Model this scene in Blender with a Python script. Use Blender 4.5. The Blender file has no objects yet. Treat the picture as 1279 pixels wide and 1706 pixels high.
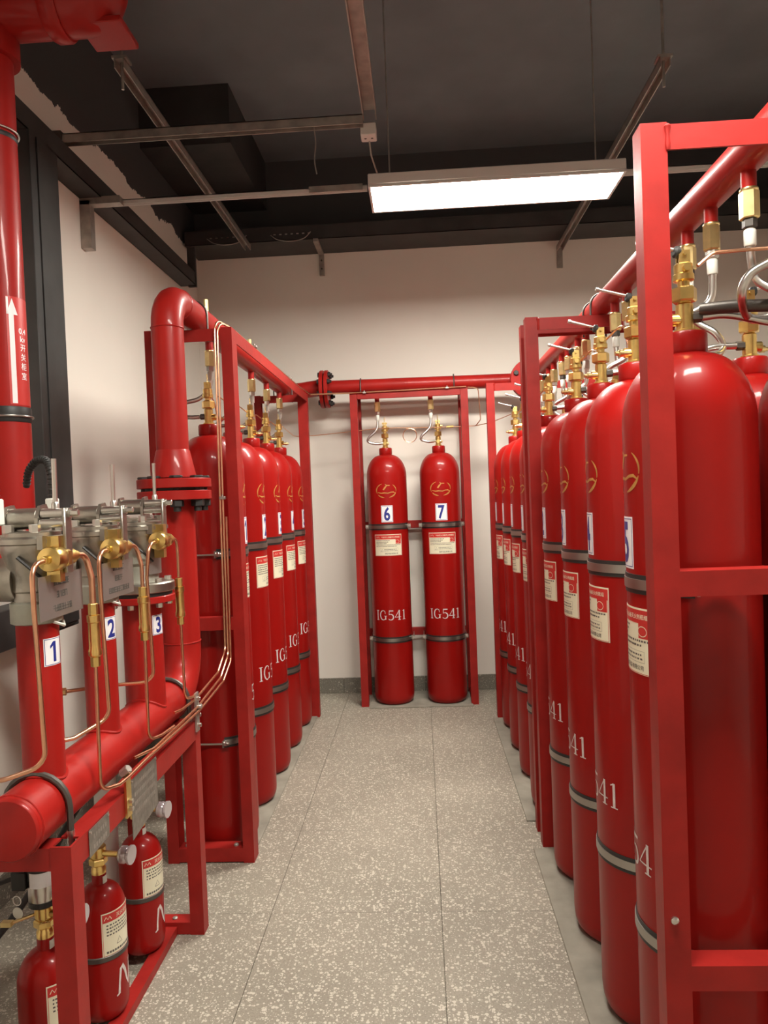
import bpy, bmesh, math, random
from mathutils import Vector, Matrix
random.seed(7)
PI = math.pi
scene = bpy.context.scene
C = scene.collection

# ------------------------------------------------------------------ camera
def set_camera():
    f, yaw, pitch, roll, H = 1200.0, .0509, .0227, -.0389, 1.4592
    fwd = Vector((-math.sin(yaw)*math.cos(pitch), math.cos(yaw)*math.cos(pitch), -math.sin(pitch)))
    right = Vector((math.cos(yaw), math.sin(yaw), 0)); up = right.cross(fwd)
    r = math.cos(roll)*right + math.sin(roll)*up
    u = -math.sin(roll)*right + math.cos(roll)*up
    cam = bpy.data.cameras.new('camera'); o = bpy.data.objects.new('camera', cam); C.objects.link(o)
    cam.sensor_fit = 'HORIZONTAL'; cam.sensor_width = 36; cam.lens = 36*f/1279; cam.clip_start = .05
    m = Matrix(((r.x, u.x, -fwd.x, 0), (r.y, u.y, -fwd.y, 0), (r.z, u.z, -fwd.z, H), (0, 0, 0, 1)))
    o.matrix_world = m
    scene.camera = o
set_camera()

# ------------------------------------------------------------------ world, exposure
LAMP = 92.0                 # emission of the row of ceiling panels
scene.view_settings.view_transform = 'Standard'
scene.view_settings.look = 'None'
scene.view_settings.exposure = 0.0
scene.view_settings.gamma = 1.0
scene.view_settings.use_curve_mapping = False
w = bpy.data.worlds.new('world'); scene.world = w; w.use_nodes = True
w.node_tree.nodes['Background'].inputs[0].default_value = (.9, .85, .8, 1)
w.node_tree.nodes['Background'].inputs[1].default_value = 0.02

# ------------------------------------------------------------------ materials
MATS = {}
def mat(name, col, rough=.5, metal=0., coat=0., var=0., vscale=8., bump=0., bscale=60., emit=None, estr=0., spec=.5):
    m = bpy.data.materials.new(name); m.use_nodes = True
    nt = m.node_tree; b = nt.nodes['Principled BSDF']
    b.inputs['Base Color'].default_value = (*col, 1)
    b.inputs['Roughness'].default_value = rough
    b.inputs['Metallic'].default_value = metal
    b.inputs['Coat Weight'].default_value = coat
    b.inputs['Coat Roughness'].default_value = .08
    b.inputs['Specular IOR Level'].default_value = spec
    if var > 0:
        tc = nt.nodes.new('ShaderNodeTexCoord'); no = nt.nodes.new('ShaderNodeTexNoise')
        no.inputs['Scale'].default_value = vscale; no.inputs['Detail'].default_value = 5
        nt.links.new(tc.outputs['Object'], no.inputs['Vector'])
        ra = nt.nodes.new('ShaderNodeValToRGB')
        ra.color_ramp.elements[0].position = .3; ra.color_ramp.elements[1].position = .7
        ra.color_ramp.elements[0].color = (*[c*(1-var) for c in col], 1)
        ra.color_ramp.elements[1].color = (*[min(1, c*(1+var)) for c in col], 1)
        nt.links.new(no.outputs['Fac'], ra.inputs['Fac']); nt.links.new(ra.outputs['Color'], b.inputs['Base Color'])
    if bump > 0:
        tc = nt.nodes.new('ShaderNodeTexCoord'); n2 = nt.nodes.new('ShaderNodeTexNoise')
        n2.inputs['Scale'].default_value = bscale; n2.inputs['Detail'].default_value = 3
        nt.links.new(tc.outputs['Object'], n2.inputs['Vector'])
        bp = nt.nodes.new('ShaderNodeBump'); bp.inputs['Strength'].default_value = bump; bp.inputs['Distance'].default_value = .004
        nt.links.new(n2.outputs['Fac'], bp.inputs['Height']); nt.links.new(bp.outputs['Normal'], b.inputs['Normal'])
    if emit:
        b.inputs['Emission Color'].default_value = (*emit, 1); b.inputs['Emission Strength'].default_value = estr
    MATS[name] = m
    return m
mat('red_gloss', (.275, .0054, .0040), .40, spec=.16, coat=.22, var=.10, vscale=3, bump=.05, bscale=25)
mat('red_frame', (.285, .0135, .0105), .47, spec=.25, coat=.04, var=.14, vscale=14, bump=.12, bscale=40)
mat('red_pipe', (.325, .0120, .0090), .42, spec=.2, coat=.16, var=.10, vscale=9, bump=.10, bscale=30)
mat('brass', (.78, .56, .20), .28, metal=1, var=.12, vscale=30)
mat('brass_pale', (.85, .68, .33), .34, metal=1, var=.10, vscale=40)
mat('copper', (.78, .42, .26), .30, metal=1, var=.10, vscale=30)
mat('steel', (.66, .64, .60), .30, metal=1)
mat('strap_steel', (.40, .38, .35), .38, metal=1)
mat('cast_steel', (.40, .375, .33), .36, metal=1.0, var=.12, vscale=25, bump=.15, bscale=120)
mat('cast_green', (.38, .38, .32), .48, metal=.55, var=.1, vscale=25)
mat('galvanised', (.42, .38, .34), .45, metal=.7, var=.2, vscale=18)
mat('dark_steel', (.10, .09, .08), .45, metal=.6)
mat('rubber', (.018, .017, .016), .5)
mat('black_paint', (.040, .038, .037), .55, var=.25, vscale=6)
mat('nameplate', (.30, .265, .245), .28, metal=.6)
mat('tin_plate', (.30, .28, .25), .38, metal=.8, var=.2, vscale=60, bump=.2, bscale=90)
mat('sticker_white', (.80, .79, .80), .4)
mat('sticker_blue', (.02, .03, .22), .4)
mat('label_cream', (.74, .70, .52), .4)
mat('label_red', (.52, .03, .025), .4)
mat('label_ink', (.10, .09, .08), .5)
mat('paint_white', (.62, .55, .52), .5, var=.15, vscale=60)
mat('paint_gold', (.42, .21, .05), .45, var=.3, vscale=40)
mat('plastic_white', (.66, .66, .60), .45)
mat('pvc_white', (.72, .70, .66), .4)
mat('gauge_clear', (.55, .50, .52), .12, metal=.5)
mat('lamp_glow', (.9, .9, .85), .5, emit=(1.0, .955, .86), estr=LAMP)
mat('lamp_housing', (.62, .60, .56), .45)
mat('pad_board', (.255, .235, .19), .75, var=.22, vscale=9, bump=.2, bscale=40)
mat('ceiling_black', (.165, .180, .195), .85, var=.15, vscale=2)
mat('red_dark', (.42, .05, .04), .5, var=.2, vscale=8)

def terrazzo(name, base, chip, grit, scale):
    m = bpy.data.materials.new(name); m.use_nodes = True; nt = m.node_tree; N = nt.nodes; L = nt.links
    b = N['Principled BSDF']; b.inputs['Roughness'].default_value = .55
    geo = N.new('ShaderNodeNewGeometry')
    def vor(sc):
        v = N.new('ShaderNodeTexVoronoi'); v.inputs['Scale'].default_value = sc; v.inputs['Randomness'].default_value = 1
        L.new(geo.outputs['Position'], v.inputs['Vector']); return v
    def ramp(src, p0, p1, c0, c1):
        r = N.new('ShaderNodeValToRGB'); r.color_ramp.elements[0].position = p0; r.color_ramp.elements[1].position = p1
        r.color_ramp.elements[0].color = (*c0, 1); r.color_ramp.elements[1].color = (*c1, 1); L.new(src, r.inputs['Fac']); return r
    def mix(f, a, c):
        x = N.new('ShaderNodeMixRGB'); L.new(f, x.inputs['Fac']); L.new(a, x.inputs['Color1'])
        if isinstance(c, tuple): x.inputs['Color2'].default_value = (*c, 1)
        else: L.new(c, x.inputs['Color2'])
        return x
    n = N.new('ShaderNodeTexNoise'); n.inputs['Scale'].default_value = 2.2; n.inputs['Detail'].default_value = 6
    L.new(geo.outputs['Position'], n.inputs['Vector'])
    bcol = ramp(n.outputs['Fac'], .3, .7, tuple(c*.86 for c in base), tuple(min(1, c*1.1) for c in base))
    n3 = N.new('ShaderNodeTexNoise'); n3.inputs['Scale'].default_value = 160; n3.inputs['Detail'].default_value = 2
    L.new(geo.outputs['Position'], n3.inputs['Vector'])
    g = ramp(n3.outputs['Fac'], .48, .6, (0, 0, 0), (.55, .55, .55))
    c1 = mix(g.outputs['Color'], bcol.outputs['Color'], grit)
    def chips(prev, sc, keep, size):
        v = vor(sc)
        s = N.new('ShaderNodeSeparateColor'); L.new(v.outputs['Color'], s.inputs[0])
        k = N.new('ShaderNodeMath'); k.operation = 'LESS_THAN'; k.inputs[1].default_value = keep; L.new(s.outputs[0], k.inputs[0])
        sz = N.new('ShaderNodeMath'); sz.operation = 'MULTIPLY'; sz.inputs[1].default_value = size; L.new(s.outputs[1], sz.inputs[0])
        d = N.new('ShaderNodeMath'); d.operation = 'LESS_THAN'; L.new(v.outputs['Distance'], d.inputs[0]); L.new(sz.outputs[0], d.inputs[1])
        f = N.new('ShaderNodeMath'); f.operation = 'MULTIPLY'; L.new(k.outputs[0], f.inputs[0]); L.new(d.outputs[0], f.inputs[1])
        return mix(f.outputs[0], prev, chip)
    c2 = chips(c1.outputs['Color'], scale, .62, .58)
    c3 = chips(c2.outputs['Color'], scale*1.9, .5, .5)
    L.new(c3.outputs['Color'], b.inputs['Base Color'])
    MATS[name] = m
terrazzo('terrazzo', (.285, .255, .205), (.52, .475, .395), (.20, .178, .138), 100)
terrazzo('terrazzo_dark', (.20, .185, .15), (.40, .37, .30), (.09, .08, .065), 70)

def wall_material(name, cut):
    m = bpy.data.materials.new(name); m.use_nodes = True; nt = m.node_tree; N = nt.nodes; L = nt.links
    b = N['Principled BSDF']; b.inputs['Roughness'].default_value = .8
    geo = N.new('ShaderNodeNewGeometry')
    n = N.new('ShaderNodeTexNoise'); n.inputs['Scale'].default_value = 1.6; n.inputs['Detail'].default_value = 4
    L.new(geo.outputs['Position'], n.inputs['Vector'])
    r = N.new('ShaderNodeValToRGB'); r.color_ramp.elements[0].position = .25; r.color_ramp.elements[1].position = .75
    r.color_ramp.elements[0].color = (.77, .715, .645, 1); r.color_ramp.elements[1].color = (.83, .775, .70, 1)
    L.new(n.outputs['Fac'], r.inputs['Fac'])
    # ragged edge of the black ceiling paint sprayed down the wall
    s = N.new('ShaderNodeSeparateXYZ'); L.new(geo.outputs['Position'], s.inputs[0])
    n2 = N.new('ShaderNodeTexNoise'); n2.inputs['Scale'].default_value = 4.5; n2.inputs['Detail'].default_value = 8; n2.inputs['Roughness'].default_value = .7
    L.new(geo.outputs['Position'], n2.inputs['Vector'])
    a = N.new('ShaderNodeMath'); a.operation = 'MULTIPLY_ADD'; a.inputs[1].default_value = .22; L.new(n2.outputs['Fac'], a.inputs[0]); L.new(s.outputs[2], a.inputs[2])
    t = N.new('ShaderNodeMath'); t.operation = 'GREATER_THAN'; t.inputs[1].default_value = cut+.11; L.new(a.outputs[0], t.inputs[0])
    x = N.new('ShaderNodeMixRGB'); L.new(t.outputs[0], x.inputs['Fac']); L.new(r.outputs['Color'], x.inputs['Color1']); x.inputs['Color2'].default_value = (.06, .06, .062, 1)
    L.new(x.outputs['Color'], b.inputs['Base Color'])
    MATS[name] = m
wall_material('wall_paint', 3.31)

# ------------------------------------------------------------------ mesh helpers
def round_path(pts, rad, seg=6):
    pts = [Vector(p) for p in pts]
    if rad <= 0 or len(pts) < 3: return pts
    out = [pts[0]]
    for i in range(1, len(pts)-1):
        a, b, c = pts[i-1], pts[i], pts[i+1]
        d1 = (a-b); d2 = (c-b); l1, l2 = d1.length, d2.length
        if l1 < 1e-6 or l2 < 1e-6: continue
        d1 /= l1; d2 /= l2
        ang = d1.angle(d2)
        if ang > PI-.03: out.append(b); continue
        t = min(rad/math.tan(ang/2), l1*.48, l2*.48)
        p, q = b+d1*t, b+d2*t
        rr = t*math.tan(ang/2)
        bis = (d1+d2).normalized(); cen = b+bis*math.hypot(t, rr)
        va, vb = p-cen, q-cen
        tot = va.angle(vb); ax = va.cross(vb).normalized()
        for k in range(seg+1):
            out.append(cen+Matrix.Rotation(tot*k/seg, 3, ax) @ va)
    out.append(pts[-1])
    return out
def smooth_path(pts, n=8):
    P = [Vector(p) for p in pts]; P = [P[0]*2-P[1]]+P+[P[-1]*2-P[-2]]
    out = []
    for i in range(1, len(P)-2):
        a, b, c, d = P[i-1:i+3]
        for k in range(n):
            t = k/n
            out.append(.5*((2*b)+(c-a)*t+(2*a-5*b+4*c-d)*t*t+(3*b-a-3*c+d)*t**3))
    out.append(P[-2]); return out

class MB:
    def __init__(s): s.v = []; s.f = []
    def add(s, vs, fs):
        o = len(s.v); s.v += [tuple(v) for v in vs]; s.f += [tuple(i+o for i in f) for f in fs]; return s
    def box(s, x0, x1, y0, y1, z0, z1, bev=0.):
        if bev <= 0:
            vs = [(x, y, z) for z in (z0, z1) for y in (y0, y1) for x in (x0, x1)]
            return s.add(vs, [(0, 2, 3, 1), (4, 5, 7, 6), (0, 1, 5, 4), (2, 6, 7, 3), (0, 4, 6, 2), (1, 3, 7, 5)])
        bm = bmesh.new(); bmesh.ops.create_cube(bm, size=1)
        for v in bm.verts:
            v.co = Vector(((x0+x1)/2+v.co.x*(x1-x0), (y0+y1)/2+v.co.y*(y1-y0), (z0+z1)/2+v.co.z*(z1-z0)))
        bmesh.ops.bevel(bm, geom=bm.edges[:], offset=bev, segments=1, affect='EDGES')
        return s.bm(bm)
    def bm(s, bm):
        bm.verts.index_update()
        s.add([v.co for v in bm.verts], [[v.index for v in f.verts] for f in bm.faces]); bm.free(); return s
    def lathe(s, prof, o=(0, 0, 0), d=(0, 0, 1), n=24, phase=0.):
        o = Vector(o); d = Vector(d).normalized(); q = d.to_track_quat('Z', 'Y') if abs(d.z) < .9999 else None
        if q is None and d.z < 0: q = Matrix.Rotation(PI, 3, 'X').to_quaternion()
        vs, fs = [], []
        for r, z in prof:
            for k in range(n):
                a = 2*PI*k/n+phase; p = Vector((max(r, 1e-5)*math.cos(a), max(r, 1e-5)*math.sin(a), z))
                if q: p = q @ p
                vs.append(o+p)
        for i in range(len(prof)-1):
            for k in range(n):
                fs.append((i*n+k, i*n+(k+1) % n, (i+1)*n+(k+1) % n, (i+1)*n+k))
        fs.append(tuple(reversed(range(n)))); fs.append(tuple((len(prof)-1)*n+k for k in range(n)))
        return s.add(vs, fs)
    def cyl(s, a, b, r, n=16, r2=None):
        a, b = Vector(a), Vector(b); return s.lathe([(r, 0), (r if r2 is None else r2, (b-a).length)], a, b-a, n)
    def hexa(s, a, b, r, phase=PI/6):
        a, b = Vector(a), Vector(b); L = (b-a).length; c = r*.12
        return s.lathe([(r-c, 0), (r, c), (r, L-c), (r-c, L)], a, b-a, 6, phase)
    def tube(s, pts, r, n=10, rad=.03, path=None):
        P = path if path else round_path(pts, rad)
        P = [p for i, p in enumerate(P) if i == 0 or (p-P[i-1]).length > 1e-5]
        T = [(P[min(i+1, len(P)-1)]-P[max(i-1, 0)]).normalized() for i in range(len(P))]
        ref = Vector((0, 0, 1)) if abs(T[0].z) < .9 else Vector((1, 0, 0))
        u = T[0].cross(ref).normalized(); vs, fs = [], []
        for i, p in enumerate(P):
            if i: u = (u-T[i]*u.dot(T[i])).normalized()
            v = T[i].cross(u)
            for k in range(n):
                a = 2*PI*k/n; vs.append(p+(u*math.cos(a)+v*math.sin(a))*r)
        for i in range(len(P)-1):
            for k in range(n): fs.append((i*n+k, i*n+(k+1) % n, (i+1)*n+(k+1) % n, (i+1)*n+k))
        fs.append(tuple(reversed(range(n)))); fs.append(tuple((len(P)-1)*n+k for k in range(n)))
        return s.add(vs, fs)
    def arc(s, r, t, a0, a1, z0, z1, seg=20, o=(0, 0)):
        # curved strip; angle 0 faces -Y, positive towards +X
        vs, fs = [], []
        for k in range(seg+1):
            a = a0+(a1-a0)*k/seg
            for rr in (r, r+t):
                for z in (z0, z1): vs.append((o[0]+rr*math.sin(a), o[1]-rr*math.cos(a), z))
        for k in range(seg):
            i = 4*k; j = i+4
            fs += [(i+2, j+2, j+3, i+3), (i, i+1, j+1, j), (i+1, i+3, j+3, j+1), (i, j, j+2, i+2)]
        fs += [(0, 2, 3, 1), (4*seg, 4*seg+1, 4*seg+3, 4*seg+2)]
        return s.add(vs, fs)
    def torus(s, o, d, R, r, n=28, m=8):
        q = Vector(d).normalized().to_track_quat('Z', 'Y'); vs, fs = [], []
        for i in range(n):
            a = 2*PI*i/n
            for k in range(m):
                b = 2*PI*k/m; vs.append(Vector(o)+q @ Vector(((R+r*math.cos(b))*math.cos(a), (R+r*math.cos(b))*math.sin(a), r*math.sin(b))))
        for i in range(n):
            for k in range(m): fs.append((i*m+k, ((i+1) % n)*m+k, ((i+1) % n)*m+(k+1) % m, i*m+(k+1) % m))
        return s.add(vs, fs)
    def stroke(s, pts, w):
        # flat 2D ribbon in (x, z); w = number or list of widths
        P = [Vector((p[0], p[1])) for p in pts]
        ws = w if isinstance(w, (list, tuple)) else [w]*len(P)
        vs, fs = [], []
        for i, p in enumerate(P):
            t = (P[min(i+1, len(P)-1)]-P[max(i-1, 0)]).normalized(); nrm = Vector((-t.y, t.x))
            for sg in (1, -1): q = p+nrm*ws[i]*.5*sg; vs.append((q.x, 0, q.y))
        for i in range(len(P)-1): fs.append((2*i, 2*i+1, 2*i+3, 2*i+2))
        return s.add(vs, fs)
    def rect(s, x0, x1, z0, z1): return s.add([(x0, 0, z0), (x1, 0, z0), (x1, 0, z1), (x0, 0, z1)], [(0, 1, 2, 3)])
    def shift(s, dx=0, dy=0, dz=0, k=1, kx=None):
        s.v = [(x*(kx if kx else k)+dx, y*k+dy, z*k+dz) for x, y, z in s.v]; return s
    def rot(s, M): s.v = [tuple(M @ Vector(v)) for v in s.v]; return s
    def wrap(s, r, step=.008):
        # bend a flat drawing in the (x, z) plane round a vertical cylinder of radius r, x = 0 facing -Y
        bm = bmesh.new(); vv = [bm.verts.new(v) for v in s.v]
        for f in s.f:
            try: bm.faces.new([vv[i] for i in f])
            except ValueError: pass
        xs = [v[0] for v in s.v]; x = math.floor(min(xs)/step)*step+step
        while x < max(xs):
            bmesh.ops.bisect_plane(bm, geom=bm.verts[:]+bm.edges[:]+bm.faces[:], plane_co=(x, 0, 0), plane_no=(1, 0, 0)); x += step
        for v in bm.verts:
            a = v.co.x/r; v.co = Vector((r*math.sin(a), -r*math.cos(a), v.co.z))
        for f in bm.faces:
            f.normal_update(); c = f.calc_center_median()
            if f.normal.dot(Vector((c.x, c.y, 0))) < 0: f.normal_flip()
        s.v, s.f = [], []
        return s.bm(bm)
    def mesh(s, name, m, off=(0, 0, 0), smooth=True):
        me = bpy.data.meshes.new(name)
        me.from_pydata([(x-off[0], y-off[1], z-off[2]) for x, y, z in s.v], [], s.f)
        me.materials.append(MATS[m]); me.update()
        if smooth:
            me.polygons.foreach_set('use_smooth', [True]*len(me.polygons)); me.set_sharp_from_angle(angle=math.radians(38))
        return me

TEXT = {}
def text_mb(body, size=1., align='CENTER', bold=0.):
    key = (body, bold)
    if key not in TEXT:
        c = bpy.data.curves.new('t', 'FONT'); c.body = body; c.size = 1; c.align_x = 'CENTER'; c.offset = bold; c.resolution_u = 3
        o = bpy.data.objects.new('t', c); C.objects.link(o)
        dg = bpy.context.evaluated_depsgraph_get(); m = bpy.data.meshes.new_from_object(o.evaluated_get(dg))
        vs = [tuple(v.co) for v in m.vertices]; fs = [tuple(p.vertices) for p in m.polygons]
        bpy.data.objects.remove(o); bpy.data.curves.remove(c); bpy.data.meshes.remove(m)
        ys = [v[1] for v in vs]; xs = [v[0] for v in vs]
        cy = (min(ys)+max(ys))/2; cx = (min(xs)+max(xs))/2; TEXT[key] = ([(x-cx, 0, y-cy) for x, y, _ in vs], fs, max(xs)-min(xs), max(ys)-min(ys))
    vs, fs, W, H = TEXT[key]
    b = MB().add(vs, fs); b.w = W; b.h = H
    return b.shift(k=size)

def one(h):
    return MB().rect(-.004*h/.085, .010*h/.085, -h/2, h/2).add([(-.004*h/.085, 0, h/2), (-.018*h/.085, 0, h*.30), (-.018*h/.085, 0, h*.16), (-.004*h/.085, 0, h*.30)], [(0, 1, 2, 3)])

# ------------------------------------------------------------------ object helpers
def tag(o, label=None, cat=None, group=None, kind=None):
    if label: o['label'] = label
    if cat: o['category'] = cat
    if group: o['group'] = group
    if kind: o['kind'] = kind
    return o
def thing(name, label, cat, loc=(0, 0, 0), rz=0., group=None):
    o = bpy.data.objects.new(name, None); C.objects.link(o); o.location = loc; o.rotation_euler = (0, 0, rz); o.empty_display_size = .1
    return tag(o, label, cat, group)
def world_off(p):
    v = Vector((0, 0, 0))
    while p: v += Vector(p.location); p = p.parent
    return v
def link(name, me, parent=None, loc=None, label=None):
    o = bpy.data.objects.new(name, me); C.objects.link(o)
    if parent: o.parent = parent
    if loc is not None: o.location = loc
    if label: o['label'] = label
    return o
def part(name, mb, m, parent, label=None, smooth=True):          # mb in world coordinates, parent without rotation
    return link(name, mb.mesh(name, m, world_off(parent), smooth), parent, label=label)
def single(name, mb, m, label, cat, base, group=None, smooth=True):
    o = link(name, mb.mesh(name, m, base, smooth), None, base); return tag(o, label, cat, group)
def struct(name, mb, m, smooth=False):
    o = link(name, mb.mesh(name, m, (0, 0, 0), smooth)); o['kind'] = 'structure'; return o

# ------------------------------------------------------------------ the room
XL, XR, YB, YF, ZC = -1.60, 2.75, 5.33, -1.60, 3.95
struct('wall_left', MB().box(XL-.15, XL, YF, YB+.15, 0, ZC), 'wall_paint')
struct('wall_back', MB().box(XL, XR, YB, YB+.15, 0, ZC), 'wall_paint')
struct('wall_right', MB().box(XR, XR+.15, YF, YB+.15, 0, ZC), 'wall_paint')
struct('wall_front', MB().box(XL-.15, XR+.15, YF-.15, YF, 0, ZC), 'wall_paint')
struct('ceiling', MB().box(XL-.15, XR+.15, YF-.15, YB+.15, ZC, ZC+.12), 'ceiling_black')
floor = struct('floor', MB().box(XL-.15, XR+.15, YF-.15, YB+.15, -.10, -.012), 'terrazzo_dark')
xs = [.02+.6*k for k in range(-3, 6)]; ys = [2.487+.624*k for k in range(-8, 6)]
tile_mesh = {}
for i in range(len(xs)-1):
    for j in range(len(ys)-1):
        x0, x1, y0, y1 = max(xs[i], XL), min(xs[i+1], XR), max(ys[j], YF), min(ys[j+1], YB)
        if x1-x0 < .02 or y1-y0 < .02: continue
        key = (round(x1-x0, 3), round(y1-y0, 3))
        if key not in tile_mesh:
            tile_mesh[key] = MB().box(.0008, key[0]-.0008, .0008, key[1]-.0008, -.012, 0, .0015).mesh('tile', 'terrazzo', smooth=False)
        link('tile', tile_mesh[key], floor, (x0, y0, random.uniform(-.0006, 0)))
# skirting tiles
def skirting(name, horizontal):
    root = bpy.data.objects.new(name, None); C.objects.link(root); root['kind'] = 'structure'
    a, b = (XL, XR) if horizontal else (YF, YB)
    p = -.62 if horizontal else .0
    while p > a: p -= .6
    me = None
    while p < b:
        q0, q1 = max(p, a)+.001, min(p+.6, b)-.001
        if q1-q0 > .02:
            mb = MB().box(q0, q1, YB-.012, YB, 0, .112, .002) if horizontal else MB().box(XL, XL+.012, q0, q1, 0, .112, .002)
            part('skirting_tile', mb, 'terrazzo_dark', root, smooth=False)
        p += .6
skirting('baseboard_back', True); skirting('baseboard_left', False)

# ------------------------------------------------------------------ ceiling lights
def panel_light(x0, x1, y0, y1, z, label):
    t = thing('ceiling_light', label, 'light', ((x0+x1)/2, (y0+y1)/2, z), group='suspended light panels')
    e = .012
    part('housing', MB().box(x0, x1, y0, y1, z+.012, z+.062, .004), 'lamp_housing', t)
    fr = MB()
    fr.box(x0, x1, y0, y0+e, z, z+.012); fr.box(x0, x1, y1-e, y1, z, z+.012)
    fr.box(x0, x0+e, y0+e, y1-e, z, z+.012); fr.box(x1-e, x1, y0+e, y1-e, z, z+.012)
    part('frame', fr, 'lamp_housing', t)
    part('diffuser', MB().box(x0+e, x1-e, y0+e, y1-e, z+.002, z+.010), 'lamp_glow', t, 'glowing warm white diffuser')
    for x in (x0+.1, x1-.1):
        part('suspension_rod', MB().cyl((x, (y0+y1)/2, z+.06), (x, (y0+y1)/2, ZC), .004, 8), 'galvanised', t)
panel_light(-.19, 1.01, 3.42, 3.74, 2.915, 'long glowing white light panel hanging above the aisle')
panel_light(-.19, 1.01, .92, 1.24, 2.915, 'second light panel of the row, hanging overhead out of the picture')

# ------------------------------------------------------------------ ceiling steelwork and cable trays
def tray(name, label, x0, x1, y0, y1, z0, z1, along):
    t = thing(name, label, 'cable tray', ((x0+x1)/2, (y0+y1)/2, z0))
    th = .004
    part('tray_bottom', MB().box(x0, x1, y0, y1, z0, z0+th), 'black_paint', t, smooth=False)
    sd = MB()
    if along == 'y': sd.box(x0, x0+th, y0, y1, z0, z1).box(x1-th, x1, y0, y1, z0, z1)
    else: sd.box(x0, x1, y0, y0+th, z0, z1).box(x0, x1, y1-th, y1, z0, z1)
    part('tray_side', sd, 'black_paint', t, smooth=False)
    return t
t = tray('cable_tray', 'black cable tray running along the top of the left wall', XL+.002, XL+.11, .2, 4.95, 2.96, 3.05, 'y')
part('end_plate', MB().box(XL+.06, XL+.115, 4.93, 4.955, 2.95, 3.22), 'black_paint', t)
t = tray('cable_tray', 'black cable tray running along the top of the back wall', XL+.02, XR, 5.02, YB, 3.26, 3.36, 'x')
for cx in (-1.28, -.83):
    for k in range(7):
        part('slot', MB().box(cx-.12+k*.04, cx-.105+k*.04, 5.014, 5.02, 3.30, 3.306), 'galvanised', t)
    part('cable_loop', MB().tube(None, .003, 6, path=smooth_path([(cx-.14, 5.015, 3.30), (cx-.09, 5.01, 3.265), (cx, 5.01, 3.25), (cx+.09, 5.01, 3.265), (cx+.14, 5.015, 3.31)])), 'galvanised', t)
def strut(label, a, b, w=.04, h=.04, m='galvanised', cat='strut', name='steel_strut'):
    a, b = Vector(a), Vector(b); d = b-a; base = tuple(a)
    if abs(d.x) > abs(d.y): mb = MB().box(min(a.x, b.x), max(a.x, b.x), a.y-w/2, a.y+w/2, a.z+h-.004, a.z+h).box(min(a.x, b.x), max(a.x, b.x), a.y-w/2, a.y-w/2+.004, a.z, a.z+h).box(min(a.x, b.x), max(a.x, b.x), a.y+w/2-.004, a.y+w/2, a.z, a.z+h)
    else: mb = MB().box(a.x-w/2, a.x+w/2, min(a.y, b.y), max(a.y, b.y), a.z+h-.004, a.z+h).box(a.x-w/2, a.x-w/2+.004, min(a.y, b.y), max(a.y, b.y), a.z, a.z+h).box(a.x+w/2-.004, a.x+w/2, min(a.y, b.y), max(a.y, b.y), a.z, a.z+h)
    t = thing(name, label, cat, base)
    part('channel', mb, m, t, smooth=False)
    return t
def hang(t, x, y, z, m='galvanised'):
    part('hanger_rod', MB().cyl((x, y, z-.07), (x, y, ZC), .006, 8), m, t)
    part('hanger_nut', MB().box(x-.03, x+.03, y-.03, y+.03, z+.04, z+.05), m, t)
t = strut('steel channel rail nearer the camera, crossing above the left bay', (-1.55, 3.22, 3.10), (-.19, 3.22, 3.10))
part('end_bracket', MB().box(-1.6, -1.545, 3.19, 3.25, 3.06, 3.15), 'dark_steel', t)
t = strut('thin rail from the left wall bracket to the light panel', (-1.50, 3.52, 2.94), (-.20, 3.52, 2.94), .03, .022, 'lamp_housing')
part('joint_plate', MB().box(-.48, -.22, 3.495, 3.502, 2.935, 2.965), 'galvanised', t)
part('wall_bracket', MB().box(XL, XL+.05, 3.46, 3.51, 2.72, 2.95).box(XL, XL+.20, 3.46, 3.51, 2.93, 2.965), 'galvanised', t)
strut('thin rail running right from the light panel', (1.02, 3.52, 2.94), (2.6, 3.52, 2.94), .03, .022, 'lamp_housing')
t = strut('steel channel hanging along the left side of the ceiling', (-1.13, 2.85, 3.20), (-1.13, 5.0, 3.20))
hang(t, -1.13, 2.88, 3.2)
t = strut('steel channel hanging along the right side, running to the back wall', (1.075, 3.06, 3.18), (1.075, YB, 3.18))
hang(t, 1.075, 3.09, 3.18)
part('wall_bracket', MB().box(1.055, 1.095, YB-.012, YB, 3.06, 3.2), 'galvanised', t)
t = strut('steel channel over the aisle, reaching to the small junction box', (-.16, .4, 3.13), (-.16, 3.24, 3.13), .06, .05)
hang(t, -.16, 1.0, 3.13)
t = thing('junction_box', 'small pale junction box at the end of the ceiling channel', 'box', (-.165, 3.27, 3.07))
part('box', MB().box(-.205, -.135, 3.245, 3.315, 3.07, 3.125, .004), 'lamp_housing', t)
for x in (-.185, -.155): part('knockout', MB().cyl((x, 3.28, 3.0695), (x, 3.28, 3.071), .006, 10), 'dark_steel', t)
part('cable', MB().tube([(-.17, 3.3, 3.08), (-.165, 3.34, 3.02), (-.14, 3.45, 2.97)], .004, 6), 'galvanised', t)
single('wire', MB().tube(None, .003, 6, path=smooth_path([(-.41, 3.22, 3.12), (-.405, 3.225, 3.04), (-.412, 3.22, 2.96), (-.405, 3.22, 2.90)])), 'galvanised', 'thin loose wire dangling from the near steel channel', 'wire', (-.41, 3.22, 3.1))
t = thing('wall_bracket', 'short steel bracket under the back wall cable tray', 'bracket', (-.66, YB, 3.09))
part('leg', MB().box(-.675, -.64, YB-.03, YB, 3.095, 3.26), 'galvanised', t)
part('arm', MB().box(-.675, -.64, YB-.32, YB, 3.24, 3.26), 'galvanised', t)
for z in (3.14, 3.2): part('bolt', MB().cyl((-.657, YB-.036, z), (-.657, YB-.03, z), .007, 8), 'dark_steel', t)

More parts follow.
